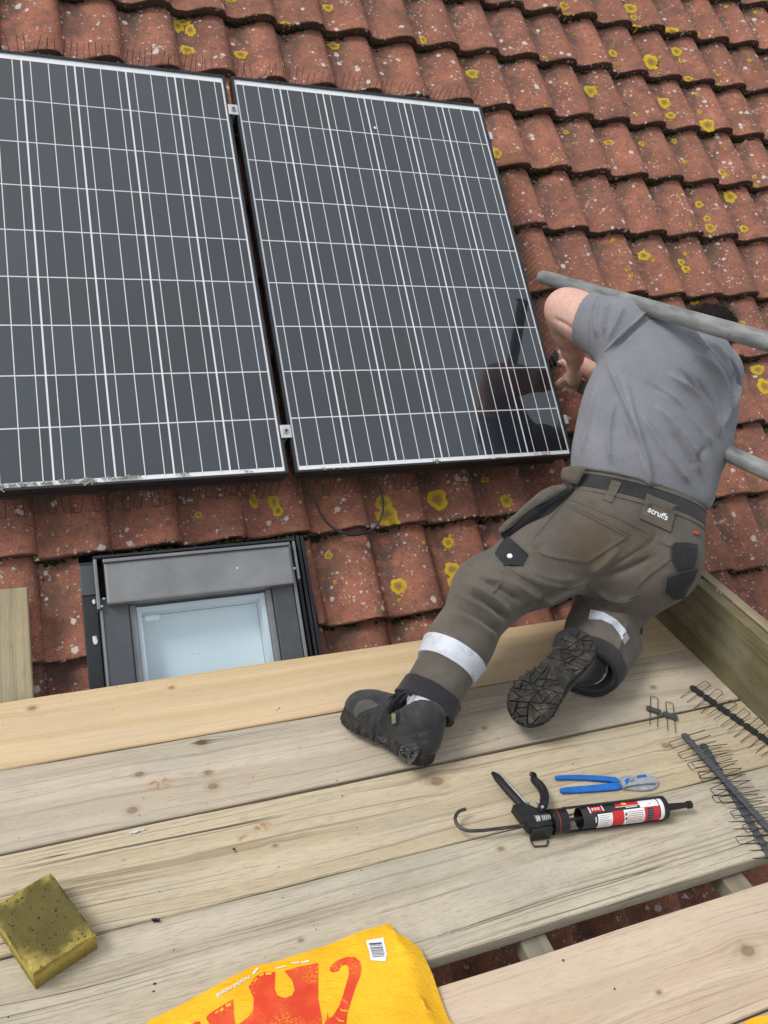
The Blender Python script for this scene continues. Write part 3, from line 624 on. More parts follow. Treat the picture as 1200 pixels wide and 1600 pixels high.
T2L, T2R = dep(901, 601, 2.94), dep(1200, 737, 2.24); stube(T2L, ext(T2L, T2R, 2.3), 'lower galvanised scaffold tube behind the worker\'s chest')
up_ = stube((1.09, -1.25, 2.0), (1.09, -1.25, -.5), 'upright galvanised scaffold tube just outside the right edge of the picture')
for z in (1.06, .70):
    bm = bmesh.new(); bbox(bm, (.985 if z > .9 else 1.06, -1.285, z - .032), (1.118 if z > .9 else 1.215, -1.215, z + .032), None, .008); bbox(bm, (1.055, -1.29, z - .045), (1.125, -1.21, z - .036), None, .002); bm_obj('coupler', bm, M_STEEL, up_)

# ================================================================ the worker
class Field:
    """signed distance grid: smooth unions of tapered capsules, meshed with surface nets"""
    def __init__(s, lo, hi, h):
        s.lo = np.array(lo, float); s.h = h; s.n = np.ceil((np.array(hi) - s.lo) / h).astype(int) + 1
        s.F = np.full(s.n, .2, np.float32)
    def grid(s, lo, hi):
        a = np.clip(np.floor((np.array(lo) - s.lo) / s.h).astype(int), 0, s.n); b = np.clip(np.ceil((np.array(hi) - s.lo) / s.h).astype(int) + 1, 0, s.n)
        sl = tuple(slice(i, j) for i, j in zip(a, b))
        ax = [(s.lo[i] + s.h * np.arange(a[i], b[i])).astype(np.float32) for i in range(3)]
        return sl, np.meshgrid(*ax, indexing='ij')
    def put(s, sl, d, k, sub=False):
        f = s.F[sl]
        if sub:
            s.F[sl] = np.maximum(f, -d); return
        if k > 0:
            q = np.maximum(k - np.abs(f - d), 0) / k; s.F[sl] = np.minimum(f, d) - q * q * k * .25
        else: s.F[sl] = np.minimum(f, d)
    def cap(s, a, b, ra, rb, k=.03, flat=None, sub=False):
        a, b = np.array(a, float), np.array(b, float); m = max(ra, rb) + k + .02
        sl, (X, Y, Z) = s.grid(np.minimum(a, b) - m, np.maximum(a, b) + m)
        if X.size == 0: return
        P = np.stack([X - a[0], Y - a[1], Z - a[2]], -1); v = b - a; sc = 1.0
        if flat is not None:
            n, q = np.array(flat[0], float), flat[1]; P = P + (P @ n)[..., None] * n * (q - 1); v = v + n * (v @ n) * (q - 1); sc = 1 / (1 + (q - 1) * .5)
        t = np.clip((P @ v) / max(v @ v, 1e-9), 0, 1); d = np.linalg.norm(P - t[..., None] * v, axis=-1) - (ra + (rb - ra) * t)
        s.put(sl, (d * sc).astype(np.float32), k, sub)
    def chain(s, pts, k=.03, flat=None, sub=False):
        for (a, ra), (b, rb) in zip(pts, pts[1:]): s.cap(a, b, ra, rb, k, flat, sub)
    def cut(s, p, n, r=None):
        """keep the side of the plane n points away from, inside radius r of p"""
        p, n = np.array(p, float), np.array(n, float); n = n / np.linalg.norm(n); r = r or 9
        sl, (X, Y, Z) = s.grid(p - r, p + r); d = (X - p[0]) * n[0] + (Y - p[1]) * n[1] + (Z - p[2]) * n[2]
        if r < 8: d = np.where((X - p[0]) ** 2 + (Y - p[1]) ** 2 + (Z - p[2]) ** 2 < r * r, d, -1)
        s.F[sl] = np.maximum(s.F[sl], d.astype(np.float32))
    def mesh(s):
        F = s.F; ins = F < 0; n = np.array(F.shape) - 1
        cs = [(i, j, k) for i in (0, 1) for j in (0, 1) for k in (0, 1)]
        cnt = sum(ins[i:n[0] + i, j:n[1] + j, k:n[2] + k].astype(np.int8) for i, j, k in cs)
        act = (cnt > 0) & (cnt < 8); idx = np.argwhere(act); vid = np.full(act.shape, -1, np.int64); vid[act] = np.arange(len(idx))
        acc = np.zeros((len(idx), 3)); wt = np.zeros(len(idx))
        vals = {c: F[idx[:, 0] + c[0], idx[:, 1] + c[1], idx[:, 2] + c[2]].astype(float) for c in cs}
        for a in cs:
            for ax in range(3):
                if a[ax]: continue
                b = list(a); b[ax] = 1; b = tuple(b); fa, fb = vals[a], vals[b]; m = (fa < 0) != (fb < 0)
                t = np.where(m, fa / np.where(m, fa - fb, 1), 0); p = np.tile(np.array(a, float), (len(idx), 1)); p[:, ax] += t
                acc += np.where(m[:, None], p, 0); wt += m
        V = s.lo + s.h * (idx + acc / wt[:, None]); faces = []
        for ax in range(3):
            u, w_ = (ax + 1) % 3, (ax + 2) % 3
            A = np.take(ins, range(n[ax]), axis=ax); B = np.take(ins, range(1, n[ax] + 1), axis=ax); e = np.argwhere(A != B)
            e = e[(e[:, u] > 0) & (e[:, w_] > 0) & (e[:, u] < n[u]) & (e[:, w_] < n[w_])]
            flip = A[tuple(e.T)]
            q = []
            for du, dw in ((-1, -1), (0, -1), (0, 0), (-1, 0)):
                c = e.copy(); c[:, u] += du; c[:, w_] += dw; q.append(vid[tuple(c.T)])
            q = np.stack(q, 1); q[~flip] = q[~flip][:, ::-1]; faces.append(q)
        return V, np.concatenate(faces)
def field_obj(name, fld, m, parent=None, smooth=2):
    V, Fc = fld.mesh(); me = bpy.data.meshes.new(name); me.vertices.add(len(V)); me.vertices.foreach_set('co', V.astype(np.float32).ravel())
    me.loops.add(Fc.size); me.loops.foreach_set('vertex_index', Fc.ravel().astype(np.int32)); me.polygons.add(len(Fc)); me.polygons.foreach_set('loop_start', np.arange(0, Fc.size, 4, dtype=np.int32))
    me.update(calc_edges=True); me.validate()
    if smooth:
        bm = bmesh.new(); bm.from_mesh(me)
        for _ in range(smooth): bmesh.ops.smooth_vert(bm, verts=bm.verts, factor=.5, use_axis_x=True, use_axis_y=True, use_axis_z=True)
        bm.to_mesh(me); bm.free()
    return mesh_obj(name, me, m, parent, True)
def bvh(*obs):
    vs_, fs, b = [], [], 0
    for o in obs:
        M = o.matrix_basis; vs_ += [M @ v.co for v in o.data.vertices]; fs += [tuple(i + b for i in p.vertices) for p in o.data.polygons]; b = len(vs_)
    return BVHTree.FromPolygons(vs_, fs)
def hit(T, x, y, near=None):
    o, d = Vector(CP), Vector(ray(x, y)).normalized(); r = T.ray_cast(o, d, 9)
    if r[0] is not None: return r[0], r[1]
    p = near if near else None
    if p is None: return None, None
    t = (p - o).dot(d); q = T.find_nearest(o + d * t); return o + d * t, q[1]
def folds(o, lines, seed=0):
    """raise soft ridges (amp > 0) or sink creases (amp < 0) along lines drawn on the visible side"""
    T = bvh(o); me = o.data; n = len(me.vertices); co = np.zeros(n * 3); me.vertices.foreach_get('co', co); co = co.reshape(-1, 3)
    no = np.zeros(n * 3, np.float32); me.vertices.foreach_get('normal', no); no = no.reshape(-1, 3); disp = np.zeros(n)
    for pts, amp, wd in lines:
        P = spline([(x, y, 0) for x, y in pts], 6); Q = []
        for q in P:
            h_, _ = hit(T, q.x, q.y)
            if h_ is not None: Q.append(np.array(h_))
        if len(Q) < 2: continue
        best = np.full(n, 9.0); lo, hi = np.min(Q, 0) - 4 * wd, np.max(Q, 0) + 4 * wd; m = np.all((co > lo) & (co < hi), 1); ii = np.where(m)[0]; C = co[ii]; bd = np.full(len(ii), 9.0); bt = np.zeros(len(ii))
        for k, (a, b) in enumerate(zip(Q, Q[1:])):
            v = b - a; t = np.clip(((C - a) @ v) / max(v @ v, 1e-9), 0, 1); d = np.linalg.norm(C - a - t[:, None] * v, axis=1); up = d < bd; bd = np.where(up, d, bd); bt = np.where(up, (k + t) / (len(Q) - 1), bt)
        disp[ii] += amp * np.exp(-(bd / wd) ** 1.35) * np.clip(np.sin(np.pi * np.clip(bt, .02, .98)) * 1.6, 0, 1)
    co += no * disp[:, None]; me.vertices.foreach_set('co', co.ravel()); me.update()
def decal(name, poly, T, off, thick, m, parent, step=9, near=None, rnd=False):
    """a flat piece cut to a pixel outline and laid on the surface below it"""
    bm = bmesh.new(); vs_ = [bm.verts.new((x, y, 0)) for x, y in poly]; bm.faces.new(vs_).normal_update(); bmesh.ops.triangulate(bm, faces=bm.faces)
    for _ in range(5):
        es = [e for e in bm.edges if e.calc_length() > step]
        if not es: break
        bmesh.ops.subdivide_edges(bm, edges=es, cuts=1); bmesh.ops.triangulate(bm, faces=bm.faces)
    last = near; top, nor = {}, {}
    for v in bm.verts:
        p, n_ = hit(T, v.co.x, v.co.y, last)
        if p is None: p, n_ = dep(v.co.x, v.co.y, 2.3), Vector(-CR[2])
        last = p; top[v], nor[v] = p, n_
    for v in bm.verts: v.co = top[v] + nor[v] * off
    bmesh.ops.recalc_face_normals(bm, faces=bm.faces)
    fs = list(bm.faces)
    if fs and sum((f.normal.dot(Vector(CP) - f.calc_center_median()) > 0) for f in fs) < len(fs) / 2: bmesh.ops.reverse_faces(bm, faces=fs)
    if thick:
        r = bmesh.ops.solidify(bm, geom=list(bm.faces), thickness=thick)
    return bm_obj(name, bm, m, parent, False)
def slab(name, pts, thick, m, parent, bulge=.0):
    """a free-hanging flap: outline given as (x, y, depth)"""
    P = [dep(*q) for q in pts]; c = sum(P, Vector()) / len(P); n_ = Vector()
    for a, b in zip(P, P[1:] + P[:1]): n_ += (a - c).cross(b - c)
    n_.normalize(); n_ = n_ if n_.dot(Vector(CP) - c) > 0 else -n_
    bm = bmesh.new(); A = [bm.verts.new(p + n_ * thick / 2) for p in P]; B = [bm.verts.new(p - n_ * thick / 2) for p in P]; ca, cb = bm.verts.new(c + n_ * (thick / 2 + bulge)), bm.verts.new(c - n_ * thick / 2); k = len(P)
    for i in range(k):
        j = (i + 1) % k; bm.faces.new((A[i], A[j], ca)); bm.faces.new((B[j], B[i], cb)); bm.faces.new((A[j], A[i], B[i], B[j]))
    bmesh.ops.recalc_face_normals(bm, faces=bm.faces)
    bmesh.ops.subdivide_edges(bm, edges=bm.edges, cuts=1, use_grid_fill=True, smooth=.3)
    return bm_obj(name, bm, m, parent, True)
def ring_band(name, T, a, b, m, parent, off, thick, n=56, rows=4, tilt=None, wob=.0):
    """a band round a limb between a and b (axis points), cast outward onto the surface"""
    a, b = Vector(a), Vector(b); ax = (tilt or (b - a)).normalized(); X = ax.orthogonal().normalized(); Y = ax.cross(X); bm = bmesh.new(); R0, R1 = [], []
    for i in range(rows):
        c = a.lerp(b, i / (rows - 1)); r0, r1 = [], []
        rad = []
        for k in range(n):
            d = X * math.cos(2 * math.pi * k / n) + Y * math.sin(2 * math.pi * k / n); best = None; o_ = c + d * .35
            h_ = T.ray_cast(o_, -d, .34); rad.append((h_[0] - c).length if h_[0] is not None else .08)
        rad = np.array(rad); med = np.median(rad); rad = np.clip(rad, med * .75, med * 1.35); rad = np.convolve(np.concatenate([rad[-2:], rad, rad[:2]]), [.15, .2, .3, .2, .15], 'valid')
        for k in range(n):
            d = X * math.cos(2 * math.pi * k / n) + Y * math.sin(2 * math.pi * k / n); q = rad[k] + off + wob * math.sin(k * .7 + i)
            r1.append(bm.verts.new(c + d * q)); r0.append(bm.verts.new(c + d * (q - thick)))
        R0.append(r0); R1.append(r1)
    for i in range(rows - 1):
        for k in range(n):
            j = (k + 1) % n; bm.faces.new((R1[i][k], R1[i][j], R1[i + 1][j], R1[i + 1][k])); bm.faces.new((R0[i][j], R0[i][k], R0[i + 1][k], R0[i + 1][j]))
    for k in range(n):
        j = (k + 1) % n; bm.faces.new((R1[0][j], R1[0][k], R0[0][k], R0[0][j])); bm.faces.new((R1[-1][k], R1[-1][j], R0[-1][j], R0[-1][k]))
    bmesh.ops.recalc_face_normals(bm, faces=bm.faces); o = bm_obj(name, bm, m, parent, True); o.data.set_sharp_from_angle(angle=math.radians(50)); return o

def seam(name, pts, wpx, T, off, m, parent):
    P = spline([(x, y, 0) for x, y in pts], 5); L, R = [], []
    for i, p in enumerate(P):
        d = (P[min(i + 1, len(P) - 1)] - P[max(i - 1, 0)]); d = Vector((d.x, d.y, 0)).normalized(); n_ = Vector((-d.y, d.x, 0)) * wpx / 2; L.append((p.x + n_.x, p.y + n_.y)); R.append((p.x - n_.x, p.y - n_.y))
    bm = bmesh.new(); prev = None; last = None
    for l, r in zip(L, R):
        q = []
        for (x, y) in (l, r):
            h_, n_ = hit(T, x, y, last)
            if h_ is None: q = None; break
            last = h_; q += [bm.verts.new(h_ + n_ * off), bm.verts.new(h_ - n_ * .001)]
        if q and prev: bm.faces.new((prev[0], prev[2], q[2], q[0])); bm.faces.new((prev[1], prev[0], q[0], q[1])); bm.faces.new((prev[2], prev[3], q[3], q[2]))
        prev = q
    bmesh.ops.recalc_face_normals(bm, faces=bm.faces); return bm_obj(name, bm, m, parent)

# ---- materials
def m_cloth(name, color, worn, dirt, weave=900, stains=()):
    g = G(name, rough=.92, spec=.15, sheen=.15); o = g.geo()
    big = g.noise(o, 7, 5, .65); mid = g.noise(o, 38, 4, .7)
    c = g.mix(g.step(big, .32, .72), color, worn); c = g.mix(g.math('MULTIPLY', g.step(mid, .52, .75), .4), c, dirt)
    for (P, r, col, a) in stains:
        d = g.add('VectorMath', {0: o, 1: tuple(P)}, operation='DISTANCE', out=1)
        c = g.mix(g.math('MULTIPLY', g.step(g.math('ADD', d, g.math('MULTIPLY', g.noise(o, 22, 4, .7), r * .9)), r * 1.5, r * .55), a), c, col)
    hth = g.noise(g.map(o, scale=(1, 1, .5)), 520, 2, .7); c = g.mix(g.math('MULTIPLY', g.step(hth, .46, .66), .30), c, tuple(q * .55 for q in color)); c = g.mix(g.math('MULTIPLY', g.step(g.noise(o, 330, 2), .54, .70), .25), c, tuple(min(1, q * 1.6) for q in worn))
    g.set(color=c); h = g.math('ADD', g.noise(o, weave, 2), g.math('MULTIPLY', mid, 1.5))
    g.set(normal=g.bump(h, .6, .0014)); return g.m
SEAT = dep(925, 850, 2.22)
M_SHIRT = m_cloth('grey_jersey', (.185, .190, .212), (.220, .225, .248), (.160, .164, .182), 1400)
M_TROUS = m_cloth('grey_brown_canvas', (.090, .079, .065), (.130, .114, .093), (.055, .047, .037), 800, [(SEAT, .13, (.098, .066, .040), .75), (dep(880, 760, 2.25), .06, (.05, .043, .034), .6), (dep(1000, 840, 2.25), .10, (.060, .046, .033), .55)])
M_DARKC = m_cloth('black_canvas', (.014, .014, .016), (.028, .028, .030), (.040, .036, .030), 800)
M_CUFF = m_cloth('charcoal_cuff', (.022, .021, .025), (.032, .031, .035), (.045, .042, .04), 700)
M_BELT = m_cloth('webbing_belt', (.022, .023, .024), (.045, .046, .046), (.06, .058, .052), 500)
M_SOCK = m_cloth('grey_sock', (.46, .48, .52), (.55, .57, .60), (.30, .31, .33), 420)
g = G('reflective_tape', rough=.5, metal=.0, spec=.6); o_ = g.geo(); g.set(color=g.mix(g.step(g.noise(o_, 30, 4, .7), .45, .7), (.50, .53, .58), (.36, .38, .41)), normal=g.bump(g.noise(o_, 45, 3), .3, .004)); M_REFL = g.m
g = G('skin', rough=.55, spec=.35); o_ = g.geo()
c = g.mix(g.step(g.noise(o_, 13, 4, .6), .35, .7), (.60, .385, .310), (.62, .340, .275)); c = g.mix(g.math('MULTIPLY', g.step(g.noise(o_, 90, 3, .7), .46, .68), .42), c, (.44, .20, .145)); c = g.mix(g.math('MULTIPLY', g.step(g.noise(o_, 320, 2), .58, .68), .4), c, (.30, .15, .10))
g.set(color=c, normal=g.bump(g.math('ADD', g.noise(o_, 500, 2), g.noise(o_, 60, 3)), .2, .0015)); M_SKIN = g.m
M_HAIR = m_plain('dark_hair', (.010, .0075, .006), .7, 0, .4, 200, .3, .12)
M_BOOT = m_cloth('black_boot_leather', (.016, .016, .018), (.048, .047, .046), (.10, .092, .078), 300)
g = G('boot_rubber', rough=.85, spec=.25); o_ = g.geo(); c = g.mix(g.step(g.noise(o_, 40, 5, .75), .42, .68), (.022, .021, .019), (.050, .046, .038)); c = g.mix(g.math('MULTIPLY', g.step(g.noise(o_, 26, 3), .56, .72), .5), c, (.13, .11, .07)); g.set(color=c, normal=g.bump(g.noise(o_, 300, 3), .5, .002)); M_RUB = g.m

# ---- skeleton
BK = Vector(-CR[2])                                     # towards the viewer
LX = (Vector(CR[0]) * .93 + Vector(CR[1]) * .36).normalized()
TOR = [(dep(993, 786, 2.40), .178), (dep(1004, 715, 2.40), .188), (dep(1025, 645, 2.43), .200), (dep(1046, 580, 2.46), .190), (dep(1056, 545, 2.52), .105)]
AX = (TOR[3][0] - TOR[0][0]).normalized(); LX = (LX - AX * LX.dot(AX)).normalized(); BN = LX.cross(AX); BN = BN if BN.dot(BK) > 0 else -BN
FL = (BN, 1.55)
SL, SLH, EL = dep(972, 522, 2.49), dep(915, 500, 2.56), dep(882, 482, 2.63)
WL, KL = dep(899, 561, 2.80), dep(894, 590, 2.87)
SR, ER, WR = dep(1106, 588, 2.55), dep(1022, 640, 2.80), dep(911, 572, 2.90)
NK, HD = dep(1072, 540, 2.53), dep(1097, 525, 2.63)
HL_, HR_ = dep(914, 842, 2.37), dep(1020, 876, 2.36)
KNL, CUL, ANL = dep(764, 924, 2.24), dep(668, 1096, 2.08), None
KNR, CUR, ANR = dep(952, 940, 2.51), dep(920, 1041, 2.27), None

# ---- boots: frames (origin under the heel, x to the toe, z up out of the sole)
def frame(O, toe, up):
    x = (toe - O).normalized(); z = Vector(up); z = (z - x * z.dot(x)).normalized(); y = z.cross(x); return Matrix(((x.x, y.x, z.x, O.x), (x.y, y.y, z.y, O.y), (x.z, y.z, z.z, O.z), (0, 0, 0, 1)))
HBL, TBL = Vector((.106, -.850, .034)), Vector((.000, -.652, .004))
BFL = frame(HBL, TBL, (.34, .22, .90)) @ Matrix.Diagonal((.93, .95, 1.0, 1))
TBR, HBR = dep(818, 1108, 2.085), dep(912, 1003, 2.135)
BFR = frame(HBR, TBR, -(Vector(CP) - HBR).normalized() + Vector(CR[0]) * .12)
ANL, ANR = BFL @ Vector((.032, 0, .092)), BFR @ Vector((.034, 0, .095))
OUT = [(-.020, 0), (-.016, .024), (-.002, .041), (.03, .048), (.07, .045), (.115, .042), (.160, .055), (.200, .064), (.232, .059), (.258, .042), (.272, .016), (.273, -.006), (.264, -.030), (.240, -.050), (.205, -.060), (.160, -.055), (.115, -.042), (.07, -.042), (.03, -.046), (-.002, -.040), (-.016, -.023)]
WX, WY = [-.020, -.016, -.002, .03, .07, .115, .160, .205, .235, .258, .272], [.004, .021, .038, .045, .042, .040, .053, .060, .054, .039, .010]
def boot(par, M, label, shaft, mirror, sr):
    s_ = -1 if mirror else 1; W = lambda x, y, z: M @ Vector((x, y * s_, z))
    C0 = W(.1, 0, .06); f = Field(C0 - Vector((.26, .26, .26)), C0 + Vector((.26, .26, .26)), .005)
    f.chain([(W(.020, 0, .046), .045), (W(.075, 0, .052), .044), (W(.14, .0, .050), .047), (W(.19, .004, .042), .052), (W(.222, .004, .038), .046)], .025)
    f.chain([(W(.030, 0, .05), .041), (W(.028, 0, .095), .042), (shaft, sr)], .03); f.cap(W(.05, 0, .10), W(.15, 0, .055), .040, .038, .03)
    f.cap(W(.215, 0, .036), W(.236, .003, .034), .044, .036, .02)
    f.cut(W(.1, 0, .022), M.to_3x3() @ Vector((0, 0, -1)))
    d = (shaft - W(.03, 0, .09)).normalized(); f.cut(shaft, d, .09); f.cap(W(.03, 0, .10), shaft + d * .05, .039, sr - .007, 0, None, True)
    o = field_obj('boot', f, M_BOOT, par, 2); o['label'] = label
    bm = bmesh.new(); O2 = [(x, y * s_) for x, y in OUT]; O2 = O2 if s_ > 0 else O2[::-1]
    P = [(p.x, p.y) for p in spline([(x, y, 0) for x, y in O2 + O2[:1]], 4)][:-1]; cx, cy = .125, 0
    lay = [(-.004, .965), (0, 1.0), (.010, 1.03), (.020, 1.02), (.030, .985)]; rings = []
    for z, q in lay: rings.append([bm.verts.new(M @ Vector((cx + (x - cx) * (1 + (q - 1) * .6), y * q, z + (.012 if x > .24 else 0) * (x - .24) / .035))) for x, y in P])
    n = len(P)
    for a, b in zip(rings, rings[1:]):
        for k in range(n): bm.faces.new((a[k], a[(k + 1) % n], b[(k + 1) % n], b[k]))
    bm.faces.new(rings[0][::-1]); bm.faces.new(rings[-1])
    # lugs: irregular blocks cut from a jittered cell pattern, standing proud of the sole and round its rim
    rb = random.Random(4); work = [([(x, y) for x, y in P], 0)]; done = []
    area = lambda q: .5 * sum(a[0] * b[1] - b[0] * a[1] for a, b in zip(q, q[1:] + q[:1]))
    while work:
        q, lv = work.pop(); A_ = abs(area(q)); xs = [p[0] for p in q]; ys = [p[1] for p in q]
        if A_ < (.00105 if lv % 2 else .00062) or lv > 9: done.append(q); continue
        mx, my = sum(xs) / len(xs) + rb.uniform(-.006, .006), sum(ys) / len(ys) + rb.uniform(-.005, .005)
        wide = max(xs) - min(xs) > (max(ys) - min(ys)) * 1.15; an = math.radians((90 if wide else 0) + rb.choice((-38, -24, 0, 14, 26, 40))); nx, ny = math.sin(an), -math.cos(an)
        A1, B1 = [], []
        for a, b in zip(q, q[1:] + q[:1]):
            fa, fb_ = (a[0] - mx) * nx + (a[1] - my) * ny, (b[0] - mx) * nx + (b[1] - my) * ny
            (A1 if fa <= 0 else B1).append(a)
            if (fa <= 0) != (fb_ <= 0): t = fa / (fa - fb_); m_ = (a[0] + (b[0] - a[0]) * t, a[1] + (b[1] - a[1]) * t); A1.append(m_); B1.append(m_)
        for s in (A1, B1):
            if len(s) >= 3 and abs(area(s)) > 2e-5: work.append((s, lv + 1))
    for q in done:
        gx, gy = sum(p[0] for p in q) / len(q), sum(p[1] for p in q) / len(q); R_ = max(math.hypot(p[0] - gx, p[1] - gy) for p in q); k_ = max(.55, 1 - .0036 / max(R_, .004))
        q = [(gx + (p[0] - gx) * k_, gy + (p[1] - gy) * k_) for p in q]; q = [(x, y * .985) for x, y in q]; hgt = .0040 * (.3 if .085 < gx < .125 else 1)
        try: prism(bm, q if area(q) > 0 else q[::-1], -.004 - hgt, -.0035, M)
        except ValueError: pass
    for k in range(0, n, 2):                                                 # grooved rim
        x, y = P[k]; a = math.atan2(y, x - cx); R = Matrix.Translation(M @ Vector((cx + (x - cx) * 1.004, y * 1.012, .004))) @ (M.to_3x3() @ Matrix.Rotation(a, 3, 'Z')).to_4x4(); bbox(bm, (-.004, -.0034, -.0068), (.0022, .0034, .010), R, .0010)
    bmesh.ops.recalc_face_normals(bm, faces=bm.faces); so = bm_obj('outsole', bm, M_RUB, o)
    # laces and pull tab
    bm = bmesh.new()
    for i in range(5):
        x = .085 + i * .022; z = .138 - i * .0115; tube(bm, spline([W(x - .004, -.040, z - .026), W(x + .002, -.020, z - .002), W(x + .006, .014, z - .001), W(x + .008, .040, z - .026)], 4), .0030, 6)
    bm_obj('laces', bm, M_DARKC, o, True)
    bm = bmesh.new(); bbox(bm, (-.024, -.010, .09), (-.018, .010, .128), M @ Matrix.Diagonal((1, s_, 1, 1)), .002); bm_obj('pull_tab', bm, M_DARKC, o)
    return o

# ---- body: one continuous skin surface, most of it under clothes
V3 = lambda *a: Vector(a)
fb = Field((-.10, -.95, -.02), (1.45, .42, 1.25), .0058)
fb.chain([(p, r - .022) for p, r in TOR], .05, FL)
fb.chain([(TOR[4][0], .062), (NK, .056), (NK.lerp(HD, .5), .058)], .03)
up_h = (HD - NK).normalized(); fc = (Vector(CR[2]) * .75 + Vector(CR[1]) * .55 - Vector(CR[0]) * .35); fc = (fc - up_h * fc.dot(up_h)).normalized(); sd_ = up_h.cross(fc)
fb.cap(HD + up_h * .020 - fc * .012, HD + up_h * .030 + fc * .022, .082, .076, .03); fb.cap(HD - up_h * .03 + fc * .04, HD - up_h * .062 + fc * .068, .058, .040, .03)   # skull, jaw
fb.cap(HD - up_h * .012 + fc * .098, HD + up_h * .02 + fc * .088, .013, .008, .012)                          # nose
for s_ in (-1, 1):
    fb.cap(HD + sd_ * .080 * s_ - up_h * .02, HD + sd_ * .086 * s_ + up_h * .015, .011, .013, .01)            # ears
    fb.cap(HD + sd_ * .032 * s_ + up_h * .012 + fc * .074, HD + sd_ * .034 * s_ + up_h * .012 + fc * .080, .013, .011, .008)   # eyes
fb.cap(HD - up_h * .052 + fc * .096 - sd_ * .02, HD - up_h * .052 + fc * .096 + sd_ * .02, .008, .008, .01)  # mouth
fb.chain([(SL, .072), (SLH, .072), (EL.lerp(SLH, .3), .066), (EL, .056)], .035); fb.chain([(EL, .056), (EL.lerp(WL, .22), .054), (EL.lerp(WL, .45), .050), (EL.lerp(WL, .8), .036), (WL, .030)], .03)
fb.chain([(SR, .07), (SR.lerp(ER, .5), .058), (ER, .048), (ER.lerp(WR, .3), .048), (ER.lerp(WR, .75), .037), (WR, .031)], .03)
# left hand: palm, four fingers, thumb
pn = Vector(CR[2]) * .45 - Vector(CR[0]) * .8; pn.normalize()
fb.cap(WL, KL, .028, .034, .018, (pn, 1.5)); fb.cap(WL.lerp(KL, .5) , KL + Vector(CR[0]) * .014, .026, .028, .015, (pn, 1.5))
for pts in ([(887, 588, 2.87), (877, 595, 2.895), (867, 602, 2.90)], [(890, 594, 2.88), (881, 601, 2.905), (871, 606, 2.905)], [(896, 599, 2.885), (889, 607, 2.91), (880, 611, 2.91)], [(902, 600, 2.885), (898, 609, 2.905), (892, 614, 2.91)]):
    q = [dep(*p) for p in pts]; fb.chain([(KL.lerp(q[0], .6), .0125), (q[0], .0115), (q[1], .0098), (q[2], .0085)], .006)
q = [dep(*p) for p in ((892, 572, 2.83), (883, 566, 2.86), (875, 566, 2.885))]; fb.chain([(q[0], .016), (q[1], .0125), (q[2], .0100)], .008)
# right hand, reaching in from below the chest
PR = dep(893, 560, 2.935); fb.cap(WR, PR, .028, .032, .015, (Vector(CR[1]), 1.35))
for pts in ([(886, 551, 2.93), (878, 549, 2.94), (871, 552, 2.945)], [(884, 556, 2.93), (876, 555, 2.945), (869, 558, 2.95)], [(884, 562, 2.935), (876, 562, 2.95), (870, 565, 2.955)], [(886, 567, 2.94), (879, 569, 2.955), (873, 571, 2.96)]):
    q = [dep(*p) for p in pts]; fb.chain([(PR, .013), (q[0], .0115), (q[1], .0098), (q[2], .0085)], .005)
q = [dep(*p) for p in ((896, 552, 2.91), (887, 546, 2.925), (879, 547, 2.935))]; fb.chain([(q[0], .015), (q[1], .0120), (q[2], .0098)], .007)
# legs
fb.cap(HL_, HR_, .095, .095, .06); fb.cap(HL_.lerp(HR_, .5), TOR[0][0], .12, .15, .06, FL)
fb.chain([(HL_, .095), (KNL, .062), (KNL.lerp(CUL, .35), .062), (CUL, .036), (ANL, .028)], .04); fb.chain([(HR_, .095), (KNR, .062), (KNR.lerp(CUR, .4), .060), (CUR, .036), (ANR, .028)], .04)

for B_, A_ in ((BFL, ANL), (BFR, ANR)): fb.chain([(A_, .028), (B_ @ V3(.035, 0, .055), .027), (B_ @ V3(.15, 0, .045), .022)], .015)
person = field_obj('person', fb, M_SKIN, None, 2)
tag(person, 'worker in grey t-shirt and work trousers kneeling at the panel\'s edge', 'person')
folds(person, [([(863, 497), (885, 508), (906, 524)], -.007, .006), ([(872, 470), (893, 462)], .002, .014)])

# ---- t-shirt
fs_ = Field((.55, -.80, .35), (1.50, .25, 1.20), .0046)
fs_.chain([(TOR[0][0] - AX * .01, TOR[0][1] + .008)] + [(p, r + .004) for p, r in TOR[1:4]], .06, FL); fs_.chain([(TOR[3][0], .150), (TOR[4][0], .080), (NK, .064)], .05)
fs_.chain([(dep(1038, 552, 2.47), .082), (SL, .094), (SLH + (SLH - SL) * .25, .086)], .05); fs_.chain([(dep(1068, 566, 2.50), .088), (SR, .092), (SR.lerp(ER, .55), .078)], .05)
fs_.cap(dep(1096, 690, 2.40), dep(1082, 770, 2.38), .050, .052, .06); fs_.cap(dep(1110, 640, 2.45), dep(1098, 700, 2.42), .066, .056, .06)            # loose cloth over the right flank
hm = (SL - SLH).normalized(); fs_.cut(SLH, -hm + Vector(CR[1]) * .12, .11); fs_.chain([(SLH + hm * .06, .079), (SLH - hm * .05, .079)], 0, None, True)
fs_.cut(TOR[0][0] + AX * .034, -AX, .5)
fs_.cut(NK.lerp(HD, .12), up_h, .09); fs_.chain([(NK, .060), (HD, .064)], 0, None, True)
shirt = field_obj('t_shirt', fs_, M_SHIRT, person, 2); shirt['label'] = 'plain grey short sleeved t-shirt'
c6 = lambda L: [(780 + x / 2.857, 420 + y / 2.857) for x, y in L]
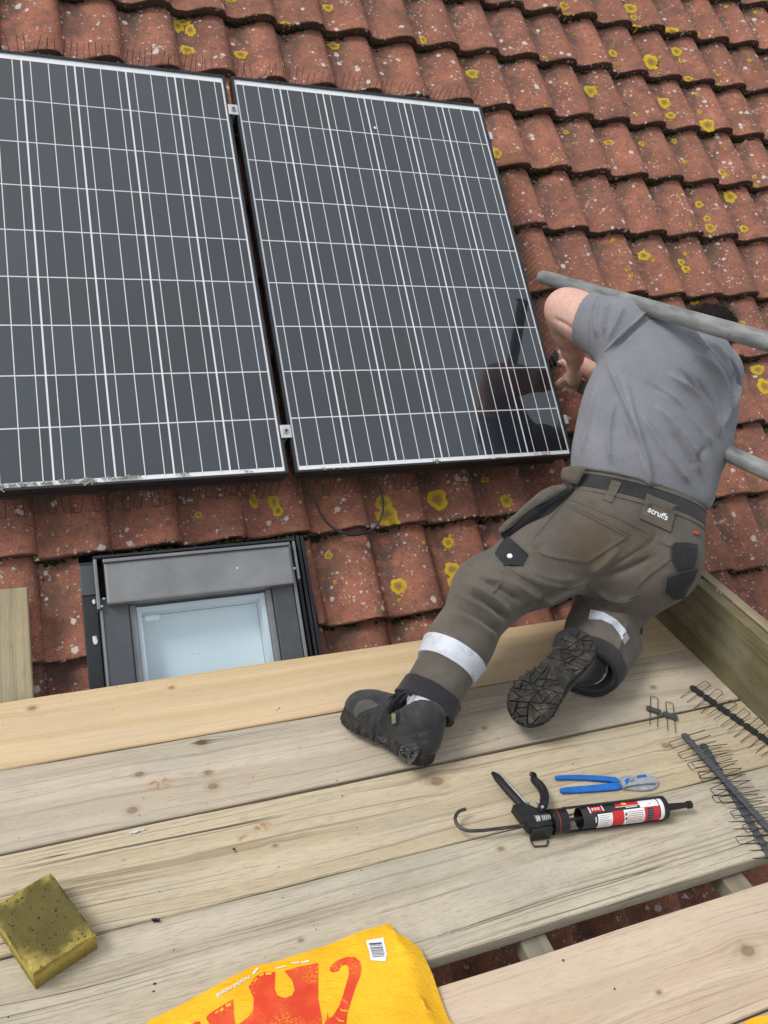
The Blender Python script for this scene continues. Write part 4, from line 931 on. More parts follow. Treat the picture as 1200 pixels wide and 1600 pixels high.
SF = [([(470, 380), (560, 600), (640, 800), (690, 980)], .006, .011), ([(560, 470), (600, 650), (640, 780)], .004, .010), ([(700, 520), (800, 600), (900, 720), (950, 800)], .007, .011), ([(740, 460), (870, 560), (950, 680), (985, 760)], .008, .011),
      ([(690, 600), (780, 700), (850, 790), (905, 860)], .006, .011), ([(850, 360), (960, 460), (1010, 600), (1000, 720)], .008, .010), ([(900, 300), (1000, 400), (1040, 520)], .006, .008), ([(960, 330), (1045, 450), (1060, 560), (1010, 690)], .005, .008),
      ([(430, 520), (400, 700), (370, 830)], .005, .010), ([(520, 560), (490, 750), (500, 880)], .004, .010), ([(590, 760), (640, 880), (680, 980)], .005, .009), ([(730, 640), (800, 760), (860, 850), (900, 920)], .006, .010), ([(680, 170), (600, 250), (470, 370)], .004, .005),
      ([(700, 200), (610, 270), (490, 385)], -.003, .006), ([(800, 200), (860, 290), (930, 380)], .007, .010), ([(620, 620), (720, 790), (800, 900), (850, 960)], .005, .010), ([(440, 140), (430, 230), (440, 310)], .004, .008), ([(490, 140), (475, 220), (470, 300)], .004, .008), ([(560, 160), (530, 230), (480, 330)], .003, .009),
      ([(640, 500), (760, 570), (880, 690), (940, 790)], -.004, .010), ([(800, 440), (910, 560), (970, 690)], -.005, .010), ([(560, 620), (600, 760), (640, 900)], -.003, .012), ([(880, 480), (960, 600), (985, 700)], -.005, .008), ([(930, 790), (900, 830), (880, 880)], -.002, .012), ([(760, 720), (830, 820), (880, 900)], -.004, .009)]
folds(shirt, [(c6(L), a * 3.0, w_ * .74) for L, a, w_ in SF])
TS = bvh(shirt)
for L in ([(934, 463), (926, 480), (921, 503), (920, 524), (921, 541)], [(1016, 486), (985, 508), (962, 530), (945, 549)], [(1086, 530), (1112, 548), (1138, 585), (1146, 620)]): seam('seam', L, 2.0, TS, .0014, M_SHIRT, shirt)
ring_band('neck_rib', TS, NK.lerp(HD, .02), NK.lerp(HD, .14), M_SHIRT, shirt, .003, .008, 48, 3, up_h)

# ---- trousers
ft = Field((-.05, -.95, -.02), (1.25, -.10, .72), .0050)
ft.cap(HL_, HR_, .122, .122, .07); ft.chain([(HL_.lerp(HR_, .5), .15), (TOR[0][0] - AX * .05, .182), (TOR[0][0] + AX * .03, .184)], .08, FL)
ft.chain([(HL_, .124), (HL_.lerp(KNL, .5), .112), (KNL, .093), (KNL.lerp(CUL, .5), .078), (CUL + (CUL - KNL) * .10, .077)], .05)
ft.chain([(HR_, .124), (HR_.lerp(KNR, .6), .106), (KNR, .100), (KNR.lerp(CUR, .5), .090), (CUR + (CUR - KNR) * .14, .088)], .05)
ft.cap(dep(985, 1012, 2.38), dep(962, 1040, 2.30), .03, .03, .05)
ft.cut(TOR[0][0] + AX * .040, AX, .5); aL, aR = (CUL - KNL).normalized(), (CUR - KNR).normalized()
ft.cut(CUL + aL * .012, aL, .13); ft.cap(CUL - aL * .06, CUL + aL * .08, .066, .066, 0, None, True)
ft.cut(CUR + aR * .020, aR, .12); ft.cap(CUR - aR * .06, CUR + aR * .09, .074, .074, 0, None, True)
trous = field_obj('trousers', ft, M_TROUS, person, 2); trous['label'] = 'worn grey brown work trousers with reflective bands'
c7 = lambda L: [(640 + x / 2.5, 680 + y / 2.5) for x, y in L]
TF = [([(230, 580), (330, 640), (400, 700)], .006, .010), ([(190, 625), (300, 690), (380, 760)], .006, .010), ([(150, 690), (260, 740), (340, 800)], .005, .010), ([(270, 555), (360, 600), (450, 660)], -.005, .009), ([(210, 605), (315, 665), (390, 730)], -.006, .008), ([(170, 660), (280, 715), (360, 780)], -.005, .008),
      ([(700, 570), (560, 640), (430, 740)], .006, .012), ([(640, 575), (500, 650), (420, 700)], -.005, .011), ([(720, 560), (600, 590), (480, 560), (400, 500)], .004, .012), ([(560, 650), (470, 620), (380, 560)], .004, .011), ([(720, 600), (800, 640), (880, 640)], .005, .012), ([(740, 560), (860, 520), (960, 470)], -.005, .012), ([(700, 640), (790, 680), (870, 680)], -.006, .010),
      ([(600, 265), (850, 395)], .0035, .004), ([(600, 265), (480, 405)], .003, .004), ([(480, 405), (520, 465), (690, 497)], .003, .004), ([(690, 497), (850, 395)], .003, .004), ([(960, 375), (925, 430), (720, 560)], -.005, .005), ([(955, 400), (1015, 430), (1110, 440)], .003, .004), ([(890, 590), (940, 540), (1020, 480)], .003, .004), ([(650, 220), (760, 290), (950, 390)], .003, .004),
      ([(330, 490), (460, 560), (560, 610)], .003, .005), ([(300, 560), (355, 572), (312, 625)], .003, .004), ([(80, 830), (180, 850), (270, 900)], .003, .010), ([(850, 730), (820, 800), (800, 860)], .004, .010), ([(450, 520), (560, 560), (680, 560)], .003, .014), ([(820, 440), (760, 500), (700, 545)], .004, .016)]
folds(trous, [(c7(L), a * (2.9 if w_ > .006 else 1.4), w_ * (.78 if w_ > .006 else 1)) for L, a, w_ in TF])
TT_ = bvh(trous)
# belt, loops, patch
bc = TOR[0][0]; ring_band('belt', TT_, bc - AX * .016, bc + AX * .022, M_BELT, trous, .0045, .012, 72, 4, AX); ring_band('waistband', TT_, bc - AX * .030, bc - AX * .0175, M_TROUS, trous, .0030, .010, 72, 3, AX)
ring_band('waistband', TT_, bc + AX * .0235, bc + AX * .038, M_TROUS, trous, .006, .012, 72, 3, AX)
for L in ([(600, 265), (720, 325), (850, 395)], [(597, 268), (540, 335), (480, 405)], [(480, 405), (490, 440), (520, 466), (600, 485), (690, 497)], [(690, 497), (770, 445), (850, 397)], [(958, 380), (925, 430), (830, 505), (725, 556)], [(950, 395), (1015, 432), (1105, 440)], [(892, 600), (895, 580), (940, 540), (1018, 482)], [(600, 240), (680, 270), (800, 320), (950, 392)], [(340, 490), (460, 560), (560, 600)], [(300, 562), (355, 574), (314, 625)], [(700, 575), (640, 590), (540, 640), (470, 690)], [(612, 262), (728, 318), (862, 388)], [(700, 640), (800, 650), (900, 620)]):
    seam('seam', c7(L), 2.2, TT_, .0016, M_TROUS, trous)
TB_ = bvh(trous, *[o for o in trous.children if o.name.split('.')[0] != 'seam'])
def cp(L): return c7(L)
decal('belt_loop', cp([(792, 176), (828, 188), (788, 266), (755, 252)]), TB_, .004, .003, M_TROUS, trous, 8)
slab('belt_loop', [(880, 731, 2.335), (899, 729, 2.325), (916, 731, 2.315), (909, 744, 2.312), (902, 757, 2.315), (888, 753, 2.325), (877, 748, 2.335)], .008, M_TROUS, trous, .003)
patch = decal('leather_patch', cp([(925, 230), (1040, 276), (1016, 380), (896, 326)]), TB_, .006, .003, M_TROUS, trous, 8)
# the maker's name on the patch
def text_on(txt, px, py, size, ang, T, off, m, parent, name='printed_text', shear=0.0, sx=1.0):
    cu = bpy.data.curves.new('t', 'FONT'); cu.body = txt; cu.size = 1; cu.align_x = 'CENTER'; cu.align_y = 'CENTER'; cu.offset = .022; cu.resolution_u = 2; to = bpy.data.objects.new('t', cu); COL.objects.link(to)
    me = bpy.data.meshes.new_from_object(to.evaluated_get(bpy.context.evaluated_depsgraph_get())); bpy.data.objects.remove(to); ca, sa = math.cos(ang), math.sin(ang); bm = bmesh.new(); bm.from_mesh(me); last = None
    for v in bm.verts:
        x, y = v.co.x * size * sx, -v.co.y * size; x += shear * y; p, n_ = hit(T, px + x * ca - y * sa, py + x * sa + y * ca, last)
        if p is None: continue
        last = p; v.co = p + n_ * off
    for f in bm.faces:
        if f.normal.dot(Vector(CP) - f.calc_center_median()) < 0: f.normal_flip()
    return bm_obj(name, bm, m, parent)
TP_ = bvh(patch)
text_on('scruffs', *cp([(970, 307)])[0], 13.0, math.radians(25), TP_, .0012, M_WHITE, patch)
decal('red_tag', cp([(1108, 372), (1128, 378), (1124, 392), (1106, 386)]), TB_, .004, .003, m_plain('red_tape', (.45, .06, .02), .7), trous, 8, dep(1086, 832, 2.36))
# pockets and flaps
slab('holster_pocket', [(884, 756, 2.33), (896, 762, 2.33), (868, 786, 2.31), (802, 838, 2.27), (786, 840, 2.26), (781, 828, 2.26), (800, 808, 2.27), (850, 768, 2.31)], .014, M_DARKC, trous, .006)
slab('pocket_edge', [(880, 757, 2.318), (886, 764, 2.315), (845, 786, 2.292), (788, 828, 2.250), (782, 834, 2.250), (780, 826, 2.252), (806, 803, 2.262), (846, 767, 2.298)], .008, M_TROUS, trous, .002)
fl = decal('pocket_flap', cp([(388, 400), (462, 466), (436, 512), (370, 510), (333, 466), (355, 432)]), TT_, .006, .005, M_DARKC, trous, 8, dep(780, 860, 2.2))
P_, n_ = hit(bvh(fl), *cp([(391, 473)])[0]); bm = bmesh.new()
bmesh.ops.create_cone(bm, cap_ends=True, segments=20, radius1=.0078, radius2=.0068, depth=.003, matrix=Matrix.Translation(P_ + n_ * .002) @ n_.to_track_quat('Z', 'Y').to_matrix().to_4x4()); bm_obj('press_stud', bm, M_WHITE, fl)
rpk = decal('holster_pocket', cp([(1020, 432), (1068, 424), (1112, 430), (1108, 480), (1096, 522), (1050, 536), (1018, 486)]), TT_, .012, .010, M_DARKC, trous, 8, dep(1070, 870, 2.25))
decal('holster_pocket', [(1040, 900), (1060, 893), (1084, 887), (1078, 902), (1069, 916), (1064, 929), (1050, 932), (1036, 920)], TT_, .016, .012, M_DARKC, trous, 8, dep(1050, 905, 2.30))
slab('knee_pad_strap', [(996, 956, 2.44), (1012, 958, 2.45), (1007, 970, 2.45), (1000, 972, 2.44), (1003, 990, 2.44), (996, 992, 2.43), (991, 976, 2.42)], .008, M_DARKC, trous, .002)
slab('knee_pad_strap', [(898, 948, 2.44), (914, 938, 2.43), (922, 944, 2.40), (904, 962, 2.40), (896, 964, 2.42)], .010, M_DARKC, trous, .003)
slab('knee_pad_strap', [(1020, 930, 2.38), (1040, 915, 2.37), (1036, 930, 2.38), (1012, 950, 2.42), (1000, 962, 2.44), (1004, 950, 2.42)], .008, M_DARKC, trous, .002)
# reflective bands and cuffs
def along(a, b, t): return Vector(a).lerp(Vector(b), t)
ring_band('reflective_band', TT_, along(KNL, CUL, .58), along(KNL, CUL, .72), M_REFL, trous, .0048, .007, 64, 5, wob=.0006)
rb_ = lambda L: [(790 + x / 5.217, 940 + y / 5.217) for x, y in L]
decal('reflective_band', rb_([(676, 145), (780, 150), (870, 190), (930, 270), (965, 352), (1004, 300), (972, 226), (902, 150), (800, 90), (692, 66)]), TT_, .0022, .002, M_REFL, trous, 6)
ring_band('cuff', TT_, CUL - aL * .028, CUL + aL * .020, M_CUFF, trous, .006, .012, 64, 4, wob=.0012)
ring_band('cuff', TT_, CUR - aR * .020, CUR + aR * .030, M_CUFF, trous, .006, .012, 64, 4, wob=.0012)
# ---- boots, socks, hair
bL = boot(person, BFL, 'black work boot seen from the side, its heel lifted', ANL + (CUL - ANL) * .08, False, .048)
c3 = lambda L: [(530 + x / 6.316, 1060 + y / 6.316) for x, y in L]
folds(bL, [(c3(L), q * 1.5, w_) for L, q, w_ in (([(400, 270), (320, 330), (170, 400)], .004, .005), ([(460, 290), (410, 400), (395, 480)], .004, .004), ([(270, 330), (300, 390), (270, 470)], -.003, .005), ([(350, 300), (360, 400), (330, 500)], .003, .004), ([(550, 270), (545, 400), (560, 480)], .003, .005), ([(650, 270), (640, 330), (700, 450), (850, 480)], .004, .006), ([(560, 560), (680, 560), (800, 520)], -.003, .005), ([(600, 655), (740, 640), (810, 700)], .005, .006), ([(200, 380), (300, 430), (380, 540)], .003, .005), ([(620, 720), (680, 780), (760, 680)], .003, .005), ([(480, 470), (600, 540), (760, 560)], .002, .008))])
TBT = bvh(bL)
M_TPU = m_cloth('grey_boot_overlay', (.050, .049, .046), (.085, .082, .076), (.13, .12, .10), 300)
for nm, L, m_ in (('heel_overlay', [(605, 660), (740, 640), (800, 690), (740, 800), (690, 850), (600, 760)], M_TPU), ('side_overlay', [(370, 560), (470, 575), (600, 645), (560, 660), (420, 620)], M_TPU), ('lace_strap', [(535, 285), (585, 275), (598, 400), (570, 470), (530, 450)], M_DARKC), ('toe_cap', [(140, 330), (185, 235), (250, 208), (335, 218), (395, 268), (320, 300), (210, 345), (165, 395)], M_TPU), ('name_tag', [(528, 350), (560, 352), (562, 440), (532, 448)], m_plain('tag_thread', (.16, .14, .07), .8))):
    decal(nm, c3(L), TBT, .0022 if nm != 'name_tag' else .0040, .0016, m_, bL, 6, dep(620, 1140, 2.0))
bR = boot(person, BFR, 'black work boot with its treaded sole turned to the viewer', ANR + (CUR - ANR) * .95, True, .060)
for a, m_, b, r in ((BFL @ V3(.03, 0, .085), CUL, CUL - aL * .05, .046), (BFR @ V3(.03, 0, .09), CUR, CUR - aR * .05, .044)):
    f = Field(np.minimum(np.minimum(a, b), m_) - .09, np.maximum(np.maximum(a, b), m_) + .09, .005); f.chain([(a, r - .006), (a.lerp(m_, .5), r), (m_, r + .003), (b, r + .004)], .02); field_obj('sock', f, M_SOCK, person, 2)
fh = Field(HD - Vector((.16, .16, .16)), HD + Vector((.16, .16, .16)), .005)
fh.cap(HD + up_h * .022 - fc * .018, HD + up_h * .036 + fc * .015, .084, .076, .03); fh.cap(HD - up_h * .02 - fc * .03, HD - up_h * .05 - fc * .045, .068, .05, .03); fh.cut(HD + fc * .055 - up_h * .01, fc - up_h * .45, .2)
hair = field_obj('hair', fh, M_HAIR, person, 2); rh = np.random.RandomState(9); me = hair.data; hv, hf = [], []
for v in [me.vertices[i] for i in rh.choice(len(me.vertices), 3200)]:
    n_ = v.normal; t = (n_ * .55 + up_h * .45 + Vector(rh.normal(0, .38, 3))).normalized(); L = rh.uniform(.010, .026); s = t.orthogonal().normalized() * .0011; b = len(hv); hv += [v.co - s, v.co + s, v.co + t * L + Vector((0, 0, -.15 * L))]; hf.append((b, b + 1, b + 2))
so = pyd('hair_strands', hv, hf, M_HAIR, hair); so['kind'] = 'stuff'
# the spike clip he is fitting
tl_ = empty('bird_spike_clip', dep(866, 558, 2.93), 'black spike clip held in the worker\'s fingers at the panel edge', 'bird spikes')
for px, py in ((868, 556), (862, 563)):
    a = bpy.data.objects.new('clip', CLIP); a.matrix_basis = Matrix.Translation(dep(px, py, 2.93)) @ ROOFM.to_3x3().to_4x4() @ Matrix.Rotation(math.radians(70), 4, 'Z'); link(a, tl_)
    b = bpy.data.objects.new('wire', wl); b.matrix_basis = Matrix.Translation(dep(px, py, 2.93)) @ ROOFM.to_3x3().to_4x4() @ Matrix.Rotation(math.radians(25), 4, 'Y'); link(b, tl_)

# ================================================================ things lying on the deck
def M_of(P, ang, z=0.0): return Matrix.Translation((P[0], P[1], z)) @ Matrix.Rotation(ang, 4, 'Z')
def part(name, bm, m, root, smooth=True, ang=35):
    bmesh.ops.recalc_face_normals(bm, faces=bm.faces); me = bpy.data.meshes.new(name); bm.to_mesh(me); bm.free(); me.materials.append(m)
    if smooth: me.shade_smooth(); me.set_sharp_from_angle(angle=math.radians(ang))
    return link(bpy.data.objects.new(name, me), root, True)
# ---- caulking gun, lying on its side
gun = empty('caulking_gun', (.396, -1.105, .030), 'black caulking gun with a hooked rod holding a red and white cartridge', 'caulking gun'); gun.rotation_euler = (0, 0, math.radians(-7.1))
M_GUN = m_plain('black_gun_paint', (.012, .012, .013), .38, .2, .4, 40, .15); M_ROD = m_plain('dark_steel_rod', (.060, .055, .050), .42, .6, .3, 50, .2); M_ZINC = m_plain('zinc_rivet', (.55, .55, .53), .4, .7, .1, 80, .05)
M_CARTB = m_plain('cartridge_black', (.016, .016, .017), .4, 0, .2, 40, .05); M_CARTW = m_plain('cartridge_white', (.74, .74, .73), .4, 0, .05, 30, .03); M_CARTR = m_plain('cartridge_red', (.50, .020, .022), .4, 0, .1, 30, .03); M_CARTY = m_plain('cartridge_yellow', (.80, .42, .03), .4)
bm = bmesh.new(); tube(bm, spline([(-.258, .064, -.002), (-.276, .060, -.003), (-.290, .044, -.004), (-.289, .022, -.004), (-.272, .006, -.002), (-.24, 0, 0)], 6) + [Vector((x, 0, 0)) for x in (-.2, -.1, 0, .045)], .0040, 10); rod = part('rod', bm, M_ROD, gun)
def ringx(bm, x0, x1, r, n=36, ri=None, mi=0):
    a = [[bm.verts.new((x, q * math.cos(2 * math.pi * k / n), q * math.sin(2 * math.pi * k / n))) for k in range(n)] for x, q in ((x0, r), (x1, r), (x1, ri or 0.0005), (x0, ri or .0005))]
    for i in range(4):
        for k in range(n): f = bm.faces.new((a[i][k], a[i][(k + 1) % n], a[(i + 1) % 4][(k + 1) % n], a[(i + 1) % 4][k])); f.material_index = mi
bm = bmesh.new(); ringx(bm, -.072, -.061, .0285); ringx(bm, -.059, -.036, .0275); ringx(bm, -.0612, -.0588, .0262); part('rotating_collar', bm, M_GUN, gun)
bm = bmesh.new(); ringx(bm, -.0608, -.0592, .0278, 36, .0268); part('collar_line', bm, M_CARTR, gun)
bm = bmesh.new()
for a0 in (-38, 142):                                       # the two straps of the cradle and its front yoke
    a = math.radians(a0); R = Matrix.Rotation(a, 4, 'X'); bbox(bm, (-.04, -.0075, .0252), (.222, .0075, .0278), R, .0008)
ringx(bm, .2165, .2225, .0278, 36, .0125); ringx(bm, .2105, .2225, .0280, 36, .0256); part('cradle', bm, M_GUN, gun)
bm = bmesh.new(); bbox(bm, (-.132, -.016, -.013), (-.073, .020, .013), None, .004); bbox(bm, (-.128, -.026, -.024), (-.078, -.016, .010), None, .002)
prism(bm, [(-.150, .048), (-.118, .052), (-.085, .022), (-.085, -.012), (-.118, -.020), (-.135, -.012)], -.0105, .0125); part('body_frame', bm, M_GUN, gun, False)
bm = bmesh.new(); tube(bm, [(-.128, -.026, -.022), (-.125, -.040, -.024), (-.095, -.042, -.024), (-.086, -.030, -.022)], .0022, 6, False); part('foot_loop', bm, M_ROD, gun)
bm = bmesh.new()
hp = spline([(-.152, .168, -.012), (-.146, .15, -.010), (-.137, .11, -.006), (-.126, .07, -.002), (-.116, .03, 0)], 5); hr = [.0045 + .0050 * min(1, i / 5) for i in range(len(hp))]
tube(bm, hp, .012, 10, True, 0, hr); hd = part('handle', bm, M_GUN, gun)
bm = bmesh.new(); tube(bm, [p + Vector((.0085, .002, .0075)) for p in hp[3:-2]], .0022, 6); part('handle_rib', bm, M_STEEL, hd)
bm = bmesh.new(); tp = spline([(-.060, .150, -.008), (-.0535, .142, -.006), (-.060, .125, -.003), (-.0535, .10, 0), (-.058, .07, .003), (-.076, .040, .005), (-.094, .022, .005)], 5)
tube(bm, tp, .009, 10, True, 0, [.0052 + .006 * min(1, i / 14) for i in range(len(tp))]); part('trigger', bm, M_GUN, gun)
for x, y in ((-.088, .045), (-.084, .030), (-.112, .050)):
    bm = bmesh.new(); bmesh.ops.create_cone(bm, cap_ends=True, segments=14, radius1=.0042, radius2=.0034, depth=.006, matrix=Matrix.Translation((x, y, .0155))); part('rivet', bm, M_ZINC, gun)
bm = bmesh.new()
for i in range(6): bmesh.ops.create_cone(bm, cap_ends=True, segments=16, radius1=.0078 if i else .009, radius2=.0078 if i else .009, depth=.0026 if i else .010, matrix=Matrix.Translation((-.104 + i * .0046 + (.004 if i else -.003), .004, .0105)) @ Matrix.Rotation(math.pi / 2, 4, 'Y'))
part('spring', bm, M_ZINC, gun)
cart = empty('cartridge', (0, 0, 0)); 
cart.parent = gun
bm = bmesh.new(); n = 40; rings = []
for x, r in ((.045, .0215), (.0, .0225), (-.0005, .0240), (.001, .0246), (.2, .0246), (.2005, .0250), (.213, .0250), (.216, .0235), (.216, .009)):
    rings.append([bm.verts.new((x, r * math.cos(2 * math.pi * k / n), r * math.sin(2 * math.pi * k / n))) for k in range(n)])
for a, b in zip(rings, rings[1:]):
    for k in range(n): bm.faces.new((a[k], a[(k + 1) % n], b[(k + 1) % n], b[k]))
bm.faces.new(rings[0]); bm.faces.new(rings[-1]); part('tube', bm, M_CARTB, cart)
def lab(x0, x1, a0, a1, m, lift=.0003, name='label_print'):
    bm = bmesh.new(); k = max(2, int(abs(a1 - a0) / 6)); r = .0247 + lift; A = []
    for i in range(k + 1):
        a = math.radians(a0 + (a1 - a0) * i / k); A.append((bm.verts.new((x0, r * math.cos(a), r * math.sin(a))), bm.verts.new((x1, r * math.cos(a), r * math.sin(a)))))
    for p, q in zip(A, A[1:]): bm.faces.new((p[0], p[1], q[1], q[0]))
    return part(name, bm, m, cart)
# angles: 0 = far side (+y), 90 = up, 180 = near side
lab(.2006, .2132, 0, 360, M_CARTW, .0005); lab(.036, .0735, 118, 215, M_CARTW); lab(.0738, .1035, 112, 215, M_CARTR); lab(.1038, .158, 112, 215, M_CARTW); lab(.1583, .198, 112, 215, M_CARTR); lab(.166, .1805, 118, 195, M_CARTB, .0006)
lab(.149, .198, 40, 111, M_CARTW); lab(.088, .149, 62, 92, M_CARTR, .0006); lab(.086, .150, 92, 95, M_CARTW, .0006); lab(.106, .118, 66, 84, M_CARTY, .0009); lab(.022, .053, 70, 104, M_CARTR, .0006); lab(.0185, .0215, 66, 108, M_CARTW, .0006); lab(.053, .0555, 66, 104, M_CARTW, .0006)
for i in range(3): lab(.0265 + i * .0075, .0315 + i * .0075, 80, 84, M_CARTW, .0009); lab(.0265 + i * .0075, .0285 + i * .0075, 84, 96, M_CARTW, .0009); lab(.0265 + i * .0075, .0315 + i * .0075, 90, 93, M_CARTW, .0009)
for i in range(7): lab(.110 + .0005 * (i % 3), .155 - .003 * (i % 2), 124 + i * 10, 127 + i * 10, M_CARTR if i % 2 else M_HOOD, .0006)
for i in range(8): lab(.039, .070 - .004 * (i % 3), 126 + i * 9, 128 + i * 9, M_HOOD, .0006)
for i in range(5): lab(.168, .179, 126 + i * 12, 129 + i * 12, M_HOOD, .0009)
for a in (128, 150): lab(.106, .110, a, a + 14, M_CARTB, .0008)
lab(.112, .142, 99, 103, M_CARTW, .0006); lab(.160, .190, 60, 66, M_CARTB, .0006); lab(.175, .179, 92, 96, M_CARTB, .0006); lab(.029, .0315, 130, 160, M_CARTW, .0006)
bm = bmesh.new(); rr = [(.216, .010), (.224, .0098), (.232, .0088), (.285, .0068), (.288, .0068), (.289, .0092), (.299, .0092), (.300, .006)]; tube(bm, [(x, 0, 0) for x, r in rr], 0, 18, True, 0, [r for x, r in rr]); part('nozzle', bm, M_GUN, cart)

# ---- blue snips
M_BLUE = m_plain('blue_enamel', (.010, .125, .42), .38, 0, .2, 60, .12); M_BLADE = m_plain('ground_steel', (.46, .48, .50), .42, .65, .22, 70, .25)
sn = empty('snips', dk(985, 1221), 'blue handled tin snips lying beside the caulking gun', 'snips')
q1 = lambda L, z: [(lambda P: (P.x, P.y))(dk(680 + x / 2.727, 1160 + y / 2.727, z)) for x, y in L]
def flat(name, L, z0, z1, m, par, bev=.0012):
    bm = bmesh.new(); P = q1(L, z1); ar = sum(a[0] * b[1] - b[0] * a[1] for a, b in zip(P, P[1:] + P[:1])); prism(bm, P if ar > 0 else P[::-1], z0, z1)
    if bev: bmesh.ops.bevel(bm, geom=list(bm.edges), offset=bev, segments=2, affect='EDGES')
    return bm_obj(name, bm, m, par)
flat('handle', [(508, 151), (511, 139), (530, 136), (600, 137), (700, 141), (770, 144), (786, 156), (786, 172), (768, 172), (748, 162), (640, 156), (560, 154), (520, 156)], .002, .0085, M_BLUE, sn, .0025)
flat('handle', [(530, 200), (534, 190), (560, 190), (640, 184), (750, 176), (780, 168), (800, 176), (800, 194), (770, 200), (700, 205), (620, 211), (550, 215), (534, 212)], .0005, .0070, M_BLUE, sn, .0025)
bd = flat('blade', [(784, 152), (800, 142), (830, 140), (862, 152), (900, 158), (950, 158), (955, 170), (948, 186), (925, 200), (880, 204), (800, 197), (786, 180)], .0005, .006, M_BLADE, sn)
b2 = flat('blade', [(790, 160), (812, 140), (850, 150), (862, 140), (902, 133), (932, 144), (951, 162), (948, 172), (850, 178), (800, 192)], .0065, .0115, M_BLADE, sn); flat('blue_paint', [(858, 141), (898, 135), (903, 147), (860, 152)], .0115, .0120, M_BLUE, b2, 0); flat('blue_paint', [(806, 160), (822, 150), (832, 165), (815, 180)], .0115, .0120, M_BLUE, b2, 0)
bm = bmesh.new(); P = dk(680 + 834 / 2.727, 1160 + 158 / 2.727, .013); bmesh.ops.create_cone(bm, cap_ends=True, segments=18, radius1=.0062, radius2=.0052, depth=.006, matrix=Matrix.Translation((P.x, P.y, .0145))); bm_obj('pivot_bolt', bm, M_STEEL, sn)

# ---- sponge
g = G('dirty_sponge', rough=1, spec=.1); o_ = g.geo()
c = g.ramp(g.noise(o_, 26, 4, .65), [(.3, (.36, .275, .065)), (.7, (.50, .395, .11))])
d_ = g.add('VectorMath', {0: o_, 1: (-.752, -1.045, .052)}, operation='DISTANCE', out=1)
soot = g.math('MULTIPLY', g.step(g.math('ADD', d_, g.math('MULTIPLY', g.math('SUBTRACT', g.noise(o_, 22, 4, .65), .5), .16)), .120, .058), g.step(g.sep(o_, 2), .030, .046))
c = g.mix(g.math('MULTIPLY', soot, .86), c, (.062, .056, .024))
c = g.mix(g.math('MULTIPLY', g.step(g.sep(o_, 2), .040, .006), .65), c, (.12, .092, .022))             # darker towards the bottom
hole = g.step(g.vor(o_, 150), .26, .12); hole = g.math('MULTIPLY', hole, g.step(g.noise(o_, 90, 2), .50, .62)); big = g.math('MULTIPLY', g.step(g.vor(o_, 60), .16, .09), g.step(g.noise(o_, 20, 2), .48, .56))
hh = g.math('MAXIMUM', hole, big); c = g.mix(g.math('MULTIPLY', hh, .85), c, (.020, .016, .006)); g.set(color=c, normal=g.bump(g.math('SUBTRACT', g.math('MULTIPLY', g.noise(o_, 320, 3), .6), g.math('MULTIPLY', hh, 2.0)), .8, .003)); M_SPONGE = g.m
bm = bmesh.new(); cs = [(-.844, -.999), (-.737, -.952), (-.663, -1.102), (-.770, -1.149)]; n = 22; rs = np.random.RandomState(2)
def sq(a, b, z):
    x = [(1 - a) * (1 - b) * cs[3][i] + a * (1 - b) * cs[2][i] + a * b * cs[1][i] + (1 - a) * b * cs[0][i] for i in (0, 1)]; return Vector((x[0], x[1], z))
top = {}
for (zz, nm) in ((.052, 't'), (.001, 'b')):
    for i in range(n + 1):
        for j in range(n + 1):
            a, b = i / n, j / n; e = min(a, 1 - a, b, 1 - b); z = zz
            if nm == 't': z += .0025 * math.sin(a * 5 + 1) * math.sin(b * 4) - (.003 if e < .02 else 0) - (.006 * max(0, 1 - ((a - 1) ** 2 + (b - .05) ** 2) * 80)) + rs.normal(0, .0005)
            p = sq(a, b, z); p.x += rs.normal(0, .0005); p.y += rs.normal(0, .0005); top[nm, i, j] = bm.verts.new(p)
for i in range(n):
    for j in range(n):
        bm.faces.new([top['t', i, j], top['t', i + 1, j], top['t', i + 1, j + 1], top['t', i, j + 1]]); bm.faces.new([top['b', i, j], top['b', i, j + 1], top['b', i + 1, j + 1], top['b', i + 1, j]])
edge = [(i, 0) for i in range(n)] + [(n, j) for j in range(n)] + [(i, n) for i in range(n, 0, -1)] + [(0, j) for j in range(n, 0, -1)]
for p, q in zip(edge, edge[1:] + edge[:1]):
    mids = []
    bm.faces.new([top['b', p[0], p[1]], top['b', q[0], q[1]], top['t', q[0], q[1]], top['t', p[0], p[1]]])
bmesh.ops.recalc_face_normals(bm, faces=bm.faces); sg = bm_obj('sponge', bm, M_SPONGE, None, True); sg.data.set_sharp_from_angle(angle=math.radians(60)); tag(sg, 'soot stained yellow foam sponge on the boards at the left edge', 'sponge')

# ---- yellow carrier bag
g = G('yellow_film', rough=.30, spec=.45, sss=.0); o_ = g.geo(); c = g.mix(g.step(g.noise(o_, 8, 4), .35, .7), (.78, .40, .006), (.84, .47, .012)); g.set(color=c, normal=g.bump(g.math('ADD', g.noise(g.map(o_, scale=(1, 2.2, 1), rot=(0, 0, .4)), 26, 4, .6), g.math('MULTIPLY', g.noise(o_, 150, 2), .15)), .6, .010)); M_BAG = g.m
g = G('red_print', rough=.45, spec=.4); o_ = g.geo(); c = g.mix(g.step(g.noise(o_, 16, 4), .4, .62), (.62, .045, .012), (.68, .075, .020)); c = g.mix(g.math('MULTIPLY', g.math('MULTIPLY', g.step(g.noise(g.map(o_, scale=(1, 2.5, 1)), 210, 3, .7), .53, .60), g.step(g.noise(o_, 13, 2), .46, .62)), .85), c, (.82, .36, .02)); g.set(color=c); M_RED = g.m
